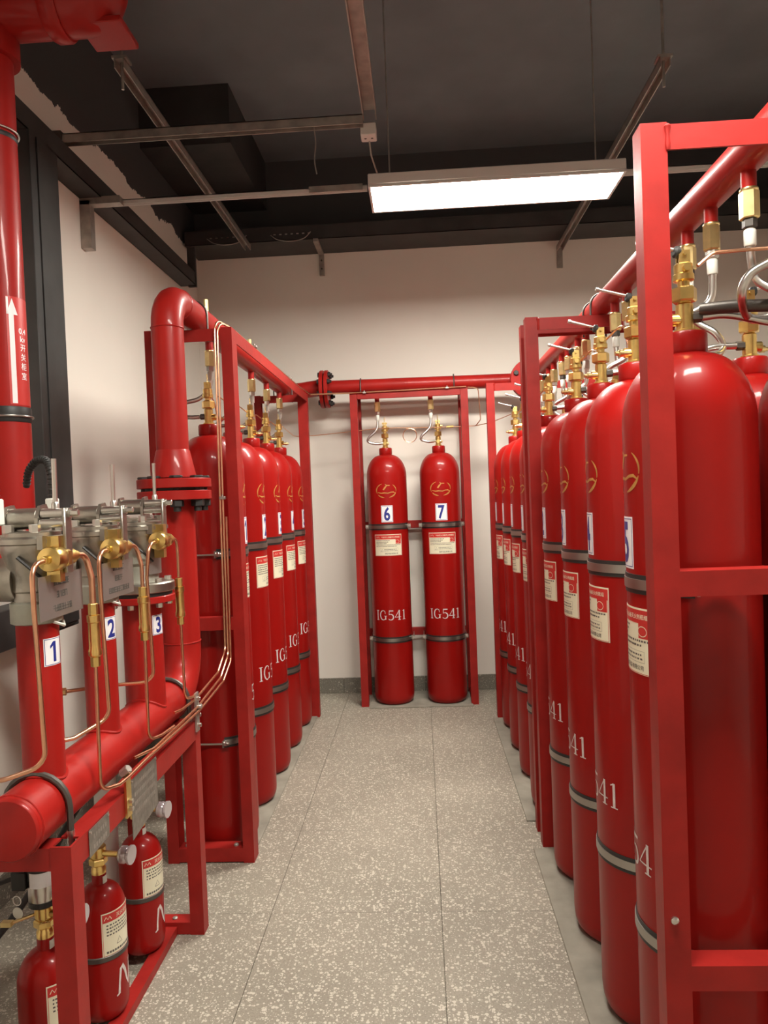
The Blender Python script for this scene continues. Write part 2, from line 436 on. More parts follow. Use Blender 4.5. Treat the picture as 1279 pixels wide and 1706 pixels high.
# ceiling ducting hints: dark boxed beams under the slab on the left
single('ceiling_beam', MB().box(XL, -1.05, 4.3, YB, 3.60, ZC), 'black_paint', 'black boxed beam under the ceiling in the back left corner', 'beam', (-1.3, 4.8, 3.60), smooth=False)

# black trunking on the left wall
t = thing('wall_trunking', 'tall black cable trunking standing on the left wall', 'trunking', (XL+.07, 2.87, 1.0))
part('body', MB().box(XL, XL+.115, 2.80, 3.01, .97, 2.96, .003), 'black_paint', t)
part('cover', MB().box(XL+.115, XL+.121, 2.85, 3.012, .98, 2.95, .001), 'black_paint', t)
t = thing('wall_trunking', 'low black horizontal trunking on the left wall behind the valves', 'trunking', (XL+.05, 1.6, .96))
part('body', MB().box(XL, XL+.10, .3, 3.05, .955, 1.10, .003), 'black_paint', t)

# ------------------------------------------------------------------ gas cylinders
R0 = .1395
def build_cylinder_meshes():
    M = {}
    prof = [(.02, .012), (.085, .012), (.105, .0), (.118, .004), (.130, .016), (.137, .034), (R0, .06), (R0, 1.585)]
    for k in range(1, 13):
        a = PI/2*k/12*.93; prof.append((.040+(R0-.040)*math.cos(a), 1.585+.150*math.sin(a)))
    prof += [(.043, 1.737), (.0455, 1.742), (.0455, 1.778), (.042, 1.784), (.02, 1.785)]
    M['body'] = MB().lathe(prof, n=48).mesh('body', 'red_gloss')
    z = 1.785
    v = MB().lathe([(.024, z), (.024, z+.006), (.0185, z+.008), (.0185, z+.062), (.014, z+.066), (.014, z+.072)], n=20)
    v.cyl((.0, -.012, z+.030), (.0, -.030, z+.030), .0135, 16)
    M['valve'] = v.mesh('valve', 'brass')
    M['hex_nut'] = MB().hexa((0, 0, z+.068), (0, 0, z+.100), .0275).mesh('hex_nut', 'brass')
    M['actuator'] = MB().lathe([(.013, z+.100), (.013, z+.113), (.0225, z+.115), (.0225, z+.128), (.020, z+.130), (.020, z+.150), (.016, z+.153)], n=20).cyl((.012, 0, z+.138), (.032, 0, z+.138), .008, 12).mesh('actuator', 'brass')
    M['top'] = MB().box(-.013, -.007, -.012, .012, z+.15, z+.180).box(.007, .013, -.012, .012, z+.15, z+.180).cyl((-.018, 0, z+.172), (.018, 0, z+.172), .004, 8).mesh('top_fork', 'brass')
    M['stem'] = MB().cyl((0, 0, z+.15), (0, 0, z+.215), .0028, 8).cyl((0, 0, z+.15), (0, 0, z+.185), .006, 8, .003).mesh('stem', 'brass_pale')
    M['knob'] = MB().lathe([(.008, 0), (.013, .004), (.013, .012), (.008, .016)], (.0, -.006, z+.178), (.3, -1, .1), 12).mesh('safety_knob', 'rubber')
    M['handle'] = MB().cyl((0, .01, z+.176), (.004, -.095, z+.207), .0042, 10).lathe([(.0055, 0), (.0062, .004), (.0055, .010)], (.004, -.09, z+.2055), (.04, -1, .295), 10).mesh('release_handle', 'steel')
    M['spout'] = MB().lathe([(.007, 0), (.007, .020), (.010, .022), (.010, .034), (.006, .036), (.006, .045)], (.012, -.014, z+.026), (.25, -1, 0), 12).mesh('spout', 'brass_pale')
    M['outlet'] = MB().hexa((0, .014, z+.034), (0, .036, z+.034), .0125).mesh('outlet', 'dark_steel')
    # sticker
    M['sticker'] = MB().arc(R0, .0006, -.040/R0, .040/R0, 1.268, 1.383, 10).mesh('number_sticker', 'sticker_white')
    b = MB(); e = .0028
    b.rect(-.037, .037, 1.272, 1.272+e*.6).rect(-.037, .037, 1.379-e*.6, 1.379).rect(-.037, -.037+e*.6, 1.272, 1.379).rect(.037-e*.6, .037, 1.272, 1.379)
    M['sticker_edge'] = b.wrap(R0+.0009).mesh('sticker_border', 'sticker_blue', smooth=False)
    # instruction plate
    hw = .098
    M['plate'] = MB().arc(R0, .0006, -hw/R0, hw/R0, 1.038, 1.184, 22).mesh('instruction_label', 'label_cream')
    b = MB(); w_ = .003
    for (x0, x1, z0, z1) in ((-hw+.003, hw-.003, 1.1505, 1.180), (.052, hw-.006, 1.118, 1.1505)): b.rect(x0, x1, z0, z1)
    for (x0, x1, z0, z1) in ((-hw+.002, hw-.002, 1.0395, 1.0395+.0012), (-hw+.002, -hw+.0035, 1.04, 1.18), (hw-.0035, hw-.002, 1.04, 1.18)): b.rect(x0, x1, z0, z1)
    M['plate_red'] = b.wrap(R0+.0009).mesh('red_heading', 'label_red', smooth=False)
    b = text_mb('气体灭火设备灭火剂瓶组', .0118, bold=.01); b.shift(.018, 0, 1.165)
    b.stroke([(-.086, 1.160), (-.080, 1.170), (-.074, 1.161), (-.068, 1.170), (-.062, 1.160)], .002)
    M['plate_head'] = b.wrap(R0+.0012, .012).mesh('heading_print', 'label_cream', smooth=False)
    rnd = random.Random(3); b = MB()
    for k, zz in enumerate((1.142, 1.132, 1.122, 1.112, 1.102)):
        x = -.088
        while x < (.02 if k < 3 else .085)-rnd.uniform(0, .03):
            ww = rnd.uniform(.004, .009); b.rect(x, x+ww, zz-.0022, zz+.0022); x += ww+rnd.uniform(.0015, .004)
    b.rect(-.06, .07, 1.089, 1.0896).rect(-.06, .07, 1.064, 1.0646).rect(-.06, -.0594, 1.064, 1.089).rect(.0694, .07, 1.064, 1.089)
    b.stroke([(-.052, 1.068), (-.044, 1.084), (-.036, 1.068), (-.052, 1.068)], .0016)
    for zz in (1.081, 1.072):
        x = -.028
        while x < .058: ww = rnd.uniform(.004, .008); b.rect(x, x+ww, zz-.002, zz+.002); x += ww+rnd.uniform(.002, .004)
    tx = text_mb('消防设备有限公司', .0118, bold=.012).shift(.02, 0, 1.0525); b.add(tx.v, tx.f)
    M['plate_ink'] = b.wrap(R0+.0010, .014).mesh('fine_print', 'label_ink', smooth=False)
    b = MB(); b.stroke([(.058+.014*math.cos(a), 1.1335+.011*math.sin(a)) for a in [2*PI*k/14 for k in range(15)]], .0016)
    M['plate_seal'] = b.shift(.007).wrap(R0+.0012).mesh('round_seal', 'label_cream', smooth=False)
    # stencilled gas name
    b = MB(); T, t = .115, .045
    def arcpts(cx, cz, rx, rz, a0, a1, n=14): return [(cx+rx*math.cos(math.radians(a0+(a1-a0)*k/n)), cz+rz*math.sin(math.radians(a0+(a1-a0)*k/n))) for k in range(n+1)]
    x = 0
    b.stroke([(x+.16, .0), (x+.16, 1)], T).stroke([(x+.02, .975), (x+.30, .975)], t).stroke([(x+.02, .025), (x+.30, .025)], t); x += .40
    p = arcpts(x+.36, .5, .30, .475, 50, 318); b.stroke(p, [t+(T-t)*max(0, math.sin(PI*k/14))**1.3 for k in range(15)])
    b.stroke([(x+.60, .06), (x+.60, .42)], T*.95).stroke([(x+.46, .43), (x+.74, .43)], t).stroke([(x+.55, .86), (x+.57, .66)], t); x += .82
    b.stroke([(x+.12, .94), (x+.54, .94)], [.12, .10]).stroke([(x+.14, .96), (x+.12, .52)], t)
    p = arcpts(x+.27, .31, .27, .29, 125, -140); b.stroke(p, [t+(T-t)*max(0, math.sin(PI*k/14)) for k in range(15)]); x += .66
    b.stroke([(x+.46, .98), (x+.04, .30)], t).stroke([(x+.02, .29), (x+.64, .29)], t*1.1).stroke([(x+.46, .99), (x+.46, .02)], T).stroke([(x+.32, .02), (x+.60, .02)], t); x += .74
    b.stroke([(x+.22, .02), (x+.22, .98)], T).stroke([(x+.22, .97), (x+.06, .88)], t).stroke([(x+.06, .02), (x+.38, .02)], t); x += .42
    b.shift(-x/2, 0, 0); b.shift(0, 0, .594, k=.068, kx=.219/x)
    M['stencil'] = b.wrap(R0+.0008).mesh('stencilled_gas_name', 'paint_white', smooth=False)
    # gold emblem: two broken arcs round a wave and a tick
    b = MB()
    b.stroke(arcpts(0, 0, .070, .050, 115, 205), [.002+.005*math.sin(PI*k/14) for k in range(15)])
    b.stroke(arcpts(0, 0, .070, .050, 215, 258), [.002+.006*math.sin(PI*k/14) for k in range(15)])
    b.stroke(arcpts(0, 0, .070, .050, 285, 345), [.002+.007*math.sin(PI*k/14) for k in range(15)])
    b.stroke(arcpts(0, 0, .070, .050, -10, 50), [.002+.004*math.sin(PI*k/14) for k in range(15)])
    b.stroke([(-.060, -.012), (-.035, -.018), (-.012, -.016), (.012, -.019), (.032, -.013), (.050, -.012), (.064, -.02)], [.003, .006, .007, .006, .007, .007, .003])
    b.stroke([(-.020, .004), (-.008, .020), (.006, .036)], [.009, .010, .007]).stroke([(-.006, .043), (.004, .034), (.026, .034)], [.004, .006, .004])
    b.shift(0, 0, 1.486)
    M['emblem'] = b.wrap(R0+.0006).mesh('gold_emblem', 'paint_gold', smooth=False)
    for d in '1234567':
        if d == '1': tb = one(.085).shift(0, 0, 1.3255)
        else: tb = text_mb(d, .124, bold=.028); tb.shift(k=1, kx=.72); tb.shift(0, 0, 1.3255)
        M['digit'+d] = tb.wrap(R0+.0010, .006).mesh('digit', 'sticker_blue', smooth=False)
    return M
CM = build_cylinder_meshes()
def gas_cylinder(x, y, rz, label, num=None, handle=False, group=None, marks=True, blank=False):
    t = thing('gas_cylinder', label, 'cylinder', (x, y, .008), rz, group)
    link('body', CM['body'], t)
    v = link('valve', CM['valve'], t, label='brass valve')
    for k, n in (('hex_nut', 'hex_nut'), ('actuator', 'actuator'), ('spout', 'spout'), ('outlet', 'outlet')): link(n, CM[k], v)
    if handle:
        link('top_fork', CM['top'], v); link('release_handle', CM['handle'], v); link('safety_knob', CM['knob'], v)
    else: link('top_fork', CM['top'], v); link('stem', CM['stem'], v)
    if num or blank:
        s = link('number_sticker', CM['sticker'], t, label='white sticker with the number %s' % num if num else 'white number sticker')
        link('sticker_border', CM['sticker_edge'], s)
        if num: link('digit', CM['digit'+num], s)
    if marks:
        p = link('instruction_label', CM['plate'], t, label='cream instruction label with red heading')
        for k in ('plate_red', 'plate_head', 'plate_ink', 'plate_seal'): link({'plate_red': 'red_heading', 'plate_head': 'heading_print', 'plate_ink': 'fine_print', 'plate_seal': 'round_seal'}[k], CM[k], p)
        link('stencilled_gas_name', CM['stencil'], t, label='white stencilled lettering IG541')
        link('gold_emblem', CM['emblem'], t)
    return t
XRR, X2, XLL = .600, .905, -.8915
YN = [1.639+.3688*i for i in range(4)]            # right row, near rack
YQ = [3.326+.3805*i for i in range(4)]            # right row, far rack
YLL = [3.056+.3865*i for i in range(5)]           # left row
GR = 'tall red gas cylinders'
for i, y in enumerate(YN):
    n = '5432'[i]
    gas_cylinder(XRR, y, -PI/2-.07, 'tall red gas cylinder with sticker %s in the right rack' % {'5': 'five', '4': 'four', '3': 'three', '2': 'two'}[n] + (', nearest the camera' if n == '5' else ''), n, True, GR)
for i, y in enumerate(YQ):
    gas_cylinder(XRR, y, -PI/2-.07, ['first cylinder beyond the middle posts in the right racks, partly hidden by them', 'second cylinder beyond the middle posts of the right racks', 'third cylinder beyond the middle posts of the right racks', 'farthest aisle-side cylinder of the right racks, next to the far post'][i], '1' if i == 0 else None, True, GR, blank=i > 0)
names2 = ['hidden-row cylinder directly behind sticker five, at the right picture edge', 'hidden-row cylinder behind sticker four, its neck and valve at the right edge', 'hidden-row cylinder behind sticker three in the right rack', 'hidden-row cylinder behind sticker two in the right rack']
for i, y in enumerate(YN): gas_cylinder(X2, y, PI/2, names2[i]+', red', None, True, GR)
for i, y in enumerate(YQ): gas_cylinder(X2, y, PI/2, 'red hidden-row cylinder in the far right rack, %s from the middle posts' % ['first', 'second', 'third', 'fourth'][i], None, True, GR)
gas_cylinder(-.2307, 5.066, .0, 'tall red gas cylinder with sticker six against the back wall', '6', False, GR)
gas_cylinder(.1409, 5.066, .0, 'tall red gas cylinder with sticker seven against the back wall', '7', False, GR)
for i, y in enumerate(YLL):
    gas_cylinder(XLL, y, PI/2+.02, 'tall red gas cylinder with sticker %s in the left rack' % ['one', 'two', 'three', 'four', 'five'][i], str(i+1), False, GR)

# ------------------------------------------------------------------ floor boards under the cylinders
def pad(label, x0, x1, y0, y1): single('floor_board', MB().box(x0, x1, y0, y1, 0, .0078, .002), 'pad_board', label, 'board', ((x0+x1)/2, (y0+y1)/2, 0), smooth=False)
pad('grey board under the near right rack of cylinders', .405, 1.12, 1.2, 2.915)
pad('grey board under the far right rack of cylinders', .415, 1.12, 3.165, 4.62)
pad('grey board under the left rack of cylinders', -1.07, -.738, 2.93, 4.775)
pad('grey board under cylinders 6 and 7 by the back wall', -.40, .31, 4.905, 5.3)

# ------------------------------------------------------------------ racks
def channel(x0, x1, y0, y1, z0, z1, open_side, th=.005):
    # vertical steel section, open on one side; plates butt so no faces coincide
    b = MB()
    front = open_side != 'y-'; back = open_side not in ('y+', 'y+x+', 'y+x-')
    if front: b.box(x0, x1, y0, y0+th, z0, z1)
    if back: b.box(x0, x1, y1-th, y1, z0, z1)
    ya = y0+th if front else y0; yb = y1-th if back else y1
    if open_side not in ('x-', 'y+x-'): b.box(x0, x0+th, ya, yb, z0, z1)
    if open_side not in ('x+', 'y+x+'): b.box(x1-th, x1, ya, yb, z0, z1)
    return b
def ell(x0, x1, y, z0, z1, d=.05, th=.005):
    # horizontal angle iron along X: upright leg in front, flat leg on top
    return MB().box(x0, x1, y, y+th, z0, z1).box(x0, x1, y+th, y+d, z1-th, z1)
def beam(x0, x1, y0, y1, z0, z1): return MB().box(x0, x1, y0, y1, z0, z1, .003)
def clamps(rack, cx, cy, ang, back, zs=(1.244, .4626)):
    # steel strap with rubber edging round the front of a cylinder, rods back to the rail
    for z in zs:
        M = Matrix.Translation((cx, cy, 0)) @ Matrix.Rotation(ang, 4, 'Z')
        b = MB().arc(R0+.0022, .0022, -1.25, 1.25, z-.011, z+.011, 26)
        for sg in (-1, 1):
            a = 1.25*sg; x, y = (R0+.0035)*math.sin(a), -(R0+.0035)*math.cos(a)
            b.box(min(x, x+.022*sg), max(x, x+.022*sg), y-.003, y+.003, z-.014, z+.014)
        o = part('clamp_band', b.rot(M), 'strap_steel', rack)
        part('rubber_edge', MB().arc(R0, .0022, -1.25, 1.25, z-.021, z+.021, 26).rot(M), 'rubber', o)
        for sg in (-1, 1):
            x = sg*(R0*math.sin(1.25)+.017); y = -R0*math.cos(1.25)
            part('rod', MB().cyl((x, y-.02, z), (x, back, z), .0042, 8).rot(M), 'steel', o)
            part('nut', MB().hexa((x, y-.017, z), (x, y-.004, z), .0095).hexa((x, y-.024, z), (x, y-.018, z), .0065).rot(M), 'steel', o)
def ubolt(rack, c, d, r, zfoot, t=.004):
    # strap over a pipe: c centre, d pipe direction 'x' or 'y'
    pts = []
    for k in range(13):
        a = PI*k/12; p = (math.cos(a)*(r+t), math.sin(a)*(r+t)); pts.append(p)
    full = [(r+t, zfoot-c[2])]+pts+[(-(r+t), zfoot-c[2])]
    path = [Vector((c[0], c[1]+p[0], c[2]+p[1])) if d == 'x' else Vector((c[0]+p[0], c[1], c[2]+p[1])) for p in full]
    return part('u_bolt', MB().tube(None, t, 8, path=path), 'dark_steel', rack)

ZT = 2.152
# right racks: two portals each
def right_rack(label, yn, yf, cyls, mids, base_n=True):
    t = thing('cylinder_rack', label, 'rack', (.75, (yn+yf)/2, 0), group='red steel cylinder racks')
    xa, xb = .447, 1.085
    for j, y in enumerate((yn, yf)):
        part('post', channel(xa, xa+.05, y, y+.05, 0, ZT, 'y+x+'), 'red_frame', t, smooth=False)
        part('post', channel(xb, xb+.05, y, y+.05, 0, ZT, 'y+x-'), 'red_frame', t, smooth=False)
        part('top_beam', ell(xa+.05, xb, y+.001, ZT-.052, ZT-.004), 'red_frame', t, smooth=False)
        for z in mids: part('cross_beam', ell(xa+.05, xb, y+.001, z-.05, z), 'red_frame', t, smooth=False)
        part('base_beam', ell(xa+.05, xb, y+.001, .0, .05), 'red_frame', t, smooth=False)
        part('weld', MB().lathe([(.004, 0), (.006, .01), (.004, .03), (.007, .045), (.003, .05)], (xa+.051, y+.001, ZT-.053), (0, 0, 1), 8), 'red_frame', t)
    for z in (1.244, .4626):
        part('rail', beam(.735, .77, yn+.05, yf, z-.025, z+.025), 'red_frame', t)
    part('bolt', MB().lathe([(.008, 0), (.008, .004), (.004, .007)], (xa+.02, yn, .605), (0, -1, 0), 10), 'steel', t)
    for y in cyls:
        clamps(t, XRR, y, -PI/2, .15); clamps(t, X2, y, PI/2, .15)
    return t
rack_n = right_rack('near right red steel rack holding cylinders 2 to 5, large post in front', 1.42, 2.935, YN, (1.29, .512))
rack_f = right_rack('far right red steel rack beyond the middle posts', 3.07, 4.645, YQ, (1.29, .512))

# left rack
rl = thing('cylinder_rack', 'left red steel rack holding cylinders 1 to 5', 'rack', (-.9, 3.8, 0), group='red steel cylinder racks')
for y, d in ((2.84, .075), (4.74, .05)):
    part('post', channel(-.766 if y < 3 else -.785, -.722, y, y+d, 0, ZT, 'x-'), 'red_frame', rl, smooth=False)
    part('post', channel(-1.075, -1.03, y, y+d, 0, ZT, 'x+'), 'red_frame', rl, smooth=False)
    part('top_beam', ell(-1.03, -.766, y+.001, ZT-.052, ZT-.004), 'red_frame', rl, smooth=False)
    part('cross_beam', ell(-1.03, -.766, y+.001, .945, .995), 'red_frame', rl, smooth=False)
    part('base_beam', ell(-1.03, -.766, y+.001, .005, .06, .06), 'red_frame', rl, smooth=False)
part('bolt', MB().lathe([(.010, 0), (.010, .006), (.005, .010)], (-1.05, 2.835, .60), (0, -1, 0), 10), 'steel', rl)
for x in (-1.0, -.80): part('bolt', MB().lathe([(.010, 0), (.010, .006), (.005, .010)], (x, 2.865, .06), (0, 0, 1), 10), 'galvanised', rl)
part('top_rail', MB().box(-.727, -.722, 2.915, 4.74, ZT-.052, ZT-.002).box(-.775, -.727, 2.915, 4.74, ZT-.007, ZT-.002), 'red_frame', rl, smooth=False)
for z in (1.244, .4626): part('rail', beam(-1.075, -1.045, 2.91, 4.74, z-.025, z+.025), 'red_frame', rl)
for y in YLL: clamps(rl, XLL, y, PI/2, .155)

# back rack
rb = thing('cylinder_rack', 'red steel rack at the back wall holding cylinders 6 and 7', 'rack', (-.05, 5.1, 0), group='red steel cylinder racks')
for x0, x1, op in ((-.458, -.408, 'y+x-'), (.300, .350, 'y+x+')):
    part('post', channel(x0, x1, 4.945, 5.01, 0, 2.175, op), 'red_frame', rb, smooth=False)
    part('post', channel(x0, x1, 5.25, 5.30, 0, 2.175, op), 'red_frame', rb, smooth=False)
    part('side_beam', MB().box(x0+.005, x0+.03, 5.01, 5.25, .005, .035), 'red_frame', rb, smooth=False)
    part('side_beam', MB().box(x0+.005, x0+.03, 5.01, 5.25, 2.12, 2.165), 'red_frame', rb, smooth=False)
    part('gusset', MB().add([(x0+.044, 4.99, 1.00), (x0+.044, 5.05, 1.00), (x0+.044, 4.99, .94), (x0+.049, 4.99, 1.00), (x0+.049, 5.05, 1.00), (x0+.049, 4.99, .94)], [(0, 1, 2), (5, 4, 3), (0, 3, 4, 1), (1, 4, 5, 2), (2, 5, 3, 0)]), 'red_frame', rb, smooth=False)
part('top_beam', beam(-.408, .300, 4.945, 4.952, 2.125, 2.175), 'red_frame', rb)
for z in (1.244, .4626): part('rail', beam(-.408, .300, 5.235, 5.265, z-.028, z+.028), 'red_frame', rb)
for x in (-.2307, .1409): clamps(rb, x, 5.066, 0, .17)

# ------------------------------------------------------------------ discharge headers
def flange(parent, c, d, R, th, bolts=8, br=.010, nut=True, gap=.004, both=True, low_head=False):
    c = Vector(c); d = Vector(d).normalized()
    q = d.to_track_quat('Z', 'Y')
    for k, s in enumerate((-1, 1) if both else (1,)):
        part('flange', MB().lathe([(R-.002, 0), (R, .002), (R, th-.002), (R-.002, th)], c+d*(s*gap if s > 0 else -gap-th), d, 40), 'red_pipe', parent)
    part('gasket', MB().lathe([(R*.80, -gap), (R*.80, gap)], c, d, 32), 'rubber', parent)
    for k in range(bolts):
        a = 2*PI*(k+.5)/bolts; o = c+q @ Vector((math.cos(a)*R*.79, math.sin(a)*R*.79, 0))
        e = gap+th
        part('bolt', MB().hexa(o-d*(e+br*(.75 if low_head else 1.5)), o-d*e, br*1.75).cyl(o-d*e, o+d*(e+br*3), br, 10).hexa(o+d*e, o+d*(e+br*1.8), br*1.75), 'rubber', parent)
def nipple_set(parent, x, y, zaxis, r, hose_pts, dark=False, zt=2.108):
    zb = zaxis-r
    part('nipple', MB().cyl((x, y, zb+.015), (x, y, zt), .0165, 18), 'red_pipe', parent)
    c = part('check_valve', MB().hexa((x, y, zt), (x, y, zt-.062), .0215, random.uniform(0, 1)), 'brass_pale', parent)
    part('ring', MB().lathe([(.0185, 0), (.020, .002), (.020, .006), (.0185, .008)], (x, y, zt-.002), (0, 0, 1), 20), 'brass_pale', c)
    part('hose_nut', MB().hexa((x, y, zt-.062), (x, y, zt-.082), .0160), 'dark_steel' if dark else 'steel', c)
    h = part('hose', MB().tube(None, .0092, 10, path=smooth_path([(x, y, zt-.080), (x, y, zt-.128)]+hose_pts)), 'steel', parent)
    part('ferrule', MB().lathe([(.0115, 0), (.0130, .003), (.0130, .034), (.0115, .037)], (x, y, zt-.122), (0, 0, 1), 16), 'plastic_white', h)
ZH = 2.208
ZV = 1.785+.008+.034     # height of the valve outlets
# left header: flange on the riser, elbow, run over the rack, elbow, flange at the back
hl = thing('discharge_header', 'red discharge pipe with big elbow rising in front of the left rack', 'pipe', (-.885, 2.565, 1.5))
YP = 5.05
part('pipe', MB().tube([(-.885, 2.565, 1.60), (-.885, 2.565, ZH-.0), (-.885, YP, ZH), (-.68, YP, ZH+.024)], .057, 28, .115), 'red_pipe', hl)
part('reducer', MB().lathe([(.057, .10), (.060, .095), (.076, .02), (.080, 0)], (-.885, 2.565, 1.553), (0, 0, 1), 28), 'red_pipe', hl)
for z in (1.645, 2.09): part('weld', MB().torus((-.885, 2.565, z), (0, 0, 1), .057, .003, 32), 'red_pipe', hl)
part('weld', MB().torus((-.885, 2.69, ZH), (0, 1, 0), .057, .0028, 32), 'red_pipe', hl)
for i, y in enumerate(YLL):
    yy = y+.03
    nipple_set(hl, -.885, yy, ZH, .057, [(-.900, yy-.005, 1.938), (-.940, yy-.015, 1.905), (-.995, yy-.025, 1.890), (-1.035, y, 1.862), (-1.02, y, 1.835), (-.97, y, ZV), (-.93, y, ZV)] if i == 0 else [(-.892, yy, 1.93), (-.912, yy-.01, 1.885), (-.955, y+.01, 1.850), (-.970, y, ZV), (-.93, y, ZV)])
    if i in (0, 2): part('vent_plug', MB().cyl((-.885, yy-.02 if i == 0 else yy, ZH+.05), (-.885, yy-.02 if i == 0 else yy, ZH+.075), .010, 12).hexa((-.885, yy-.02 if i == 0 else yy, ZH+.075), (-.885, yy-.02 if i == 0 else yy, ZH+.12), .011), 'brass_pale', hl)
ubolt(rl, (-.885, 2.865, ZH), 'y', .057, ZT-.05); ubolt(rl, (-.885, 4.77, ZH), 'y', .057, ZT-.05)
# back header
hb = thing('discharge_header', 'straight red discharge pipe above cylinders 6 and 7 with black bolted flange', 'pipe', (0, YP, 2.2))
ZB = 2.232
part('pipe', MB().tube([(-.70, YP, ZB), (.760, YP, ZB-.01), (.760, 4.86, ZB-.03)], .048, 26, .085), 'red_pipe', hb)
flange(hb, (-.638, YP, ZB-.012), (1, 0, 0), .132, .024, 8, .010)
flange(hb, (.760, 4.855, ZB-.035), (0, 1, 0), .132, .022, 8, .010)
for x, s in ((-.2307, 1), (.1409, 1)):
    nx = x-.045
    nipple_set(hb, nx, YP-.005, ZB, .048, [(nx-.012, YP-.01, 1.92), (nx-.068, YP-.015, 1.865), (nx-.07, YP-.01, 1.838), (nx-.02, YP-.005, ZV-.004), (x-.018, YP+.012, ZV)])
for x in (-.385, .262): ubolt(rb, (x, YP, ZB), 'x', .048, 2.16)
# right header
XH, ZR, RR = .760, 2.192, .0425
hr = thing('discharge_header', 'long red discharge pipe over the right racks, running towards the camera', 'pipe', (XH, 3, 2.2))
part('pipe', MB().tube([(XH, 4.84, ZR), (XH, 1.0, ZR)], RR, 28, 0), 'red_pipe', hr)
for i, y in enumerate(YN+YQ):
    # front row valve: hose runs in, under the header and up to the nearer nipple
    ya, yb = (y-.13, y+.03) if i < 4 else (y-.07, y+.08)
    nipple_set(hr, XH, yb, ZR, RR, [(XH+.01, yb-.005, 1.91), (XH+.055, yb-.03, 1.865), (XH+.075, y-.0, 1.825), (XH+.03, y-.03, 1.80), (XRR+.09, y-.012, ZV), (XRR+.035, y, ZV)], dark=True)
    nipple_set(hr, XH, ya, ZR, RR, [(XH-.008, ya+.005, 1.92), (XH-.065, ya+.02, 1.885), (XH-.075, ya+.04, 1.845), (XH-.02, y-.01, 1.815), (X2-.09, y, ZV), (X2-.035, y, ZV)])
for r_, y in ((rack_n, 1.445), (rack_n, 2.96), (rack_f, 3.095), (rack_f, 4.67)): ubolt(r_, (XH, y, ZR), 'y', RR, ZT-.06)
# corrugated sheath at the nearest valve
single('flexible_sheath', MB().tube(None, .0135, 12, path=smooth_path([(XRR+.03, 1.63, 1.842), (XRR+.09, 1.60, 1.838), (.78, 1.56, 1.826), (.86, 1.53, 1.822), (1.0, 1.52, 1.83), (1.08, 1.55, 1.85)])), 'dark_steel', 'grey corrugated hose running right from the nearest brass valve', 'hose', (XRR+.03, 1.63, 1.842))

# ------------------------------------------------------------------ copper pilot tubing
def ctube(label, pts, r=.0034, rad=.03, clips=(), m='copper', base=None, smooth=False, cat='tube'):
    t = thing('pilot_tube', label, cat, tuple(pts[0]))
    part('tube', MB().tube(pts, r, 8, rad, path=smooth_path(pts) if smooth else None), m, t)
    for c in clips: part('clip', MB().box(c[0]-.012, c[0]+.012, c[1]-.010, c[1]+.010, c[2]-.006, c[2]+.006, .002).cyl((c[0], c[1], c[2]), (c[0], c[1], c[2]+.014), .004, 8), 'galvanised', t)
    return t
ZP = 1.785+.008+.138
def loops(label, x, ys, dx, back=False):
    t = thing('pilot_tube', label, 'tube', (x, ys[0], ZP))
    for a, b in zip(ys[:-1], ys[1:]):
        h = b-a; xo = x+dx
        p = [(x+dx*.4, a+.02, ZP), (xo, a+h*.28, ZP+.015), (xo+.01, a+h*.42, ZP-.02), (xo+.012, a+h*.50, ZP-.075), (xo+.006, a+h*.58, ZP-.03), (xo, a+h*.66, ZP+.018), (x+dx*.4, b-.02, ZP)]
        part('tube_loop', MB().tube(None, .003, 7, path=smooth_path(p, 6)), 'copper', t)
    return t
loops('looped copper pilot tube linking the valves of cylinders 2 to 5', XRR, YN, .035)
loops('looped copper pilot tube linking valves in the far right rack', XRR, YQ, .035)
loops('looped copper pilot tube linking the valves of the left rack', XLL, YLL, -.03)
ctube('copper tube leaving the nearest right-hand valve towards the right edge', [(XRR+.03, 1.635, ZP+.008), (.665, 1.64, ZP+.036), (.72, 1.645, ZP+.040), (1.10, 1.655, ZP+.05)], .0042, .03)
ctube('thin tube along the back wall linking the valves of both back cylinders', [(XLL+.02, YLL[-1]+.02, ZP), (-.86, 5.0, 1.895), (-.70, 5.03, 1.90), (-.25, YP-.01, ZP), (.13, YP-.01, ZP-.012), (.40, YP-.02, 1.918), (.50, 4.9, 1.925), (XRR-.02, YQ[-1]+.02, ZP)], .0028, .05)
t = ctube('pilot tube dropping from the back rack top and bending to the right', [(.35, 4.935, 2.172), (.385, 4.935, 2.17), (.42, 4.935, 2.16), (.43, 4.94, 1.95), (.40, 4.97, 1.915)], .0034, .02)
part('fitting', MB().hexa((.20, YP-.015, ZP-.012), (.25, YP-.015, ZP-.01), .008), 'brass', t)
single('coiled_tube', MB().torus((-.055, YP-.02, ZP-.06), (0, 1, .1), .048, .0028, 32, 8), 'copper', 'round coil of thin tube hanging between cylinders 6 and 7', 'tube', (-.055, YP-.02, ZP-.06))
ctube('pale copper tube clipped along the top of the back rack', [(-.72, 4.90, 2.168), (-.43, 4.935, 2.170), (-.1, 4.935, 2.172), (.34, 4.935, 2.178)], .0048, .05, [(-.355, 4.935, 2.168), (.21, 4.935, 2.176)])
ctube('outer copper tube climbing the left rack post and along its top rail', [(-.80, 1.90, .775), (-.775, 1.98, .772), (-.775, 2.38, .772), (-.786, 2.70, .79), (-.788, 2.825, .85), (-.776, 2.825, 2.0), (-.774, 2.825, 2.172), (-.745, 2.93, 2.168), (-.735, 4.55, 2.166), (-.72, 4.86, 2.168)], .0042, .045, [(-.782, 2.822, 1.475), (-.775, 2.385, .772), (-.735, 3.3, 2.166), (-.735, 4.2, 2.166)])
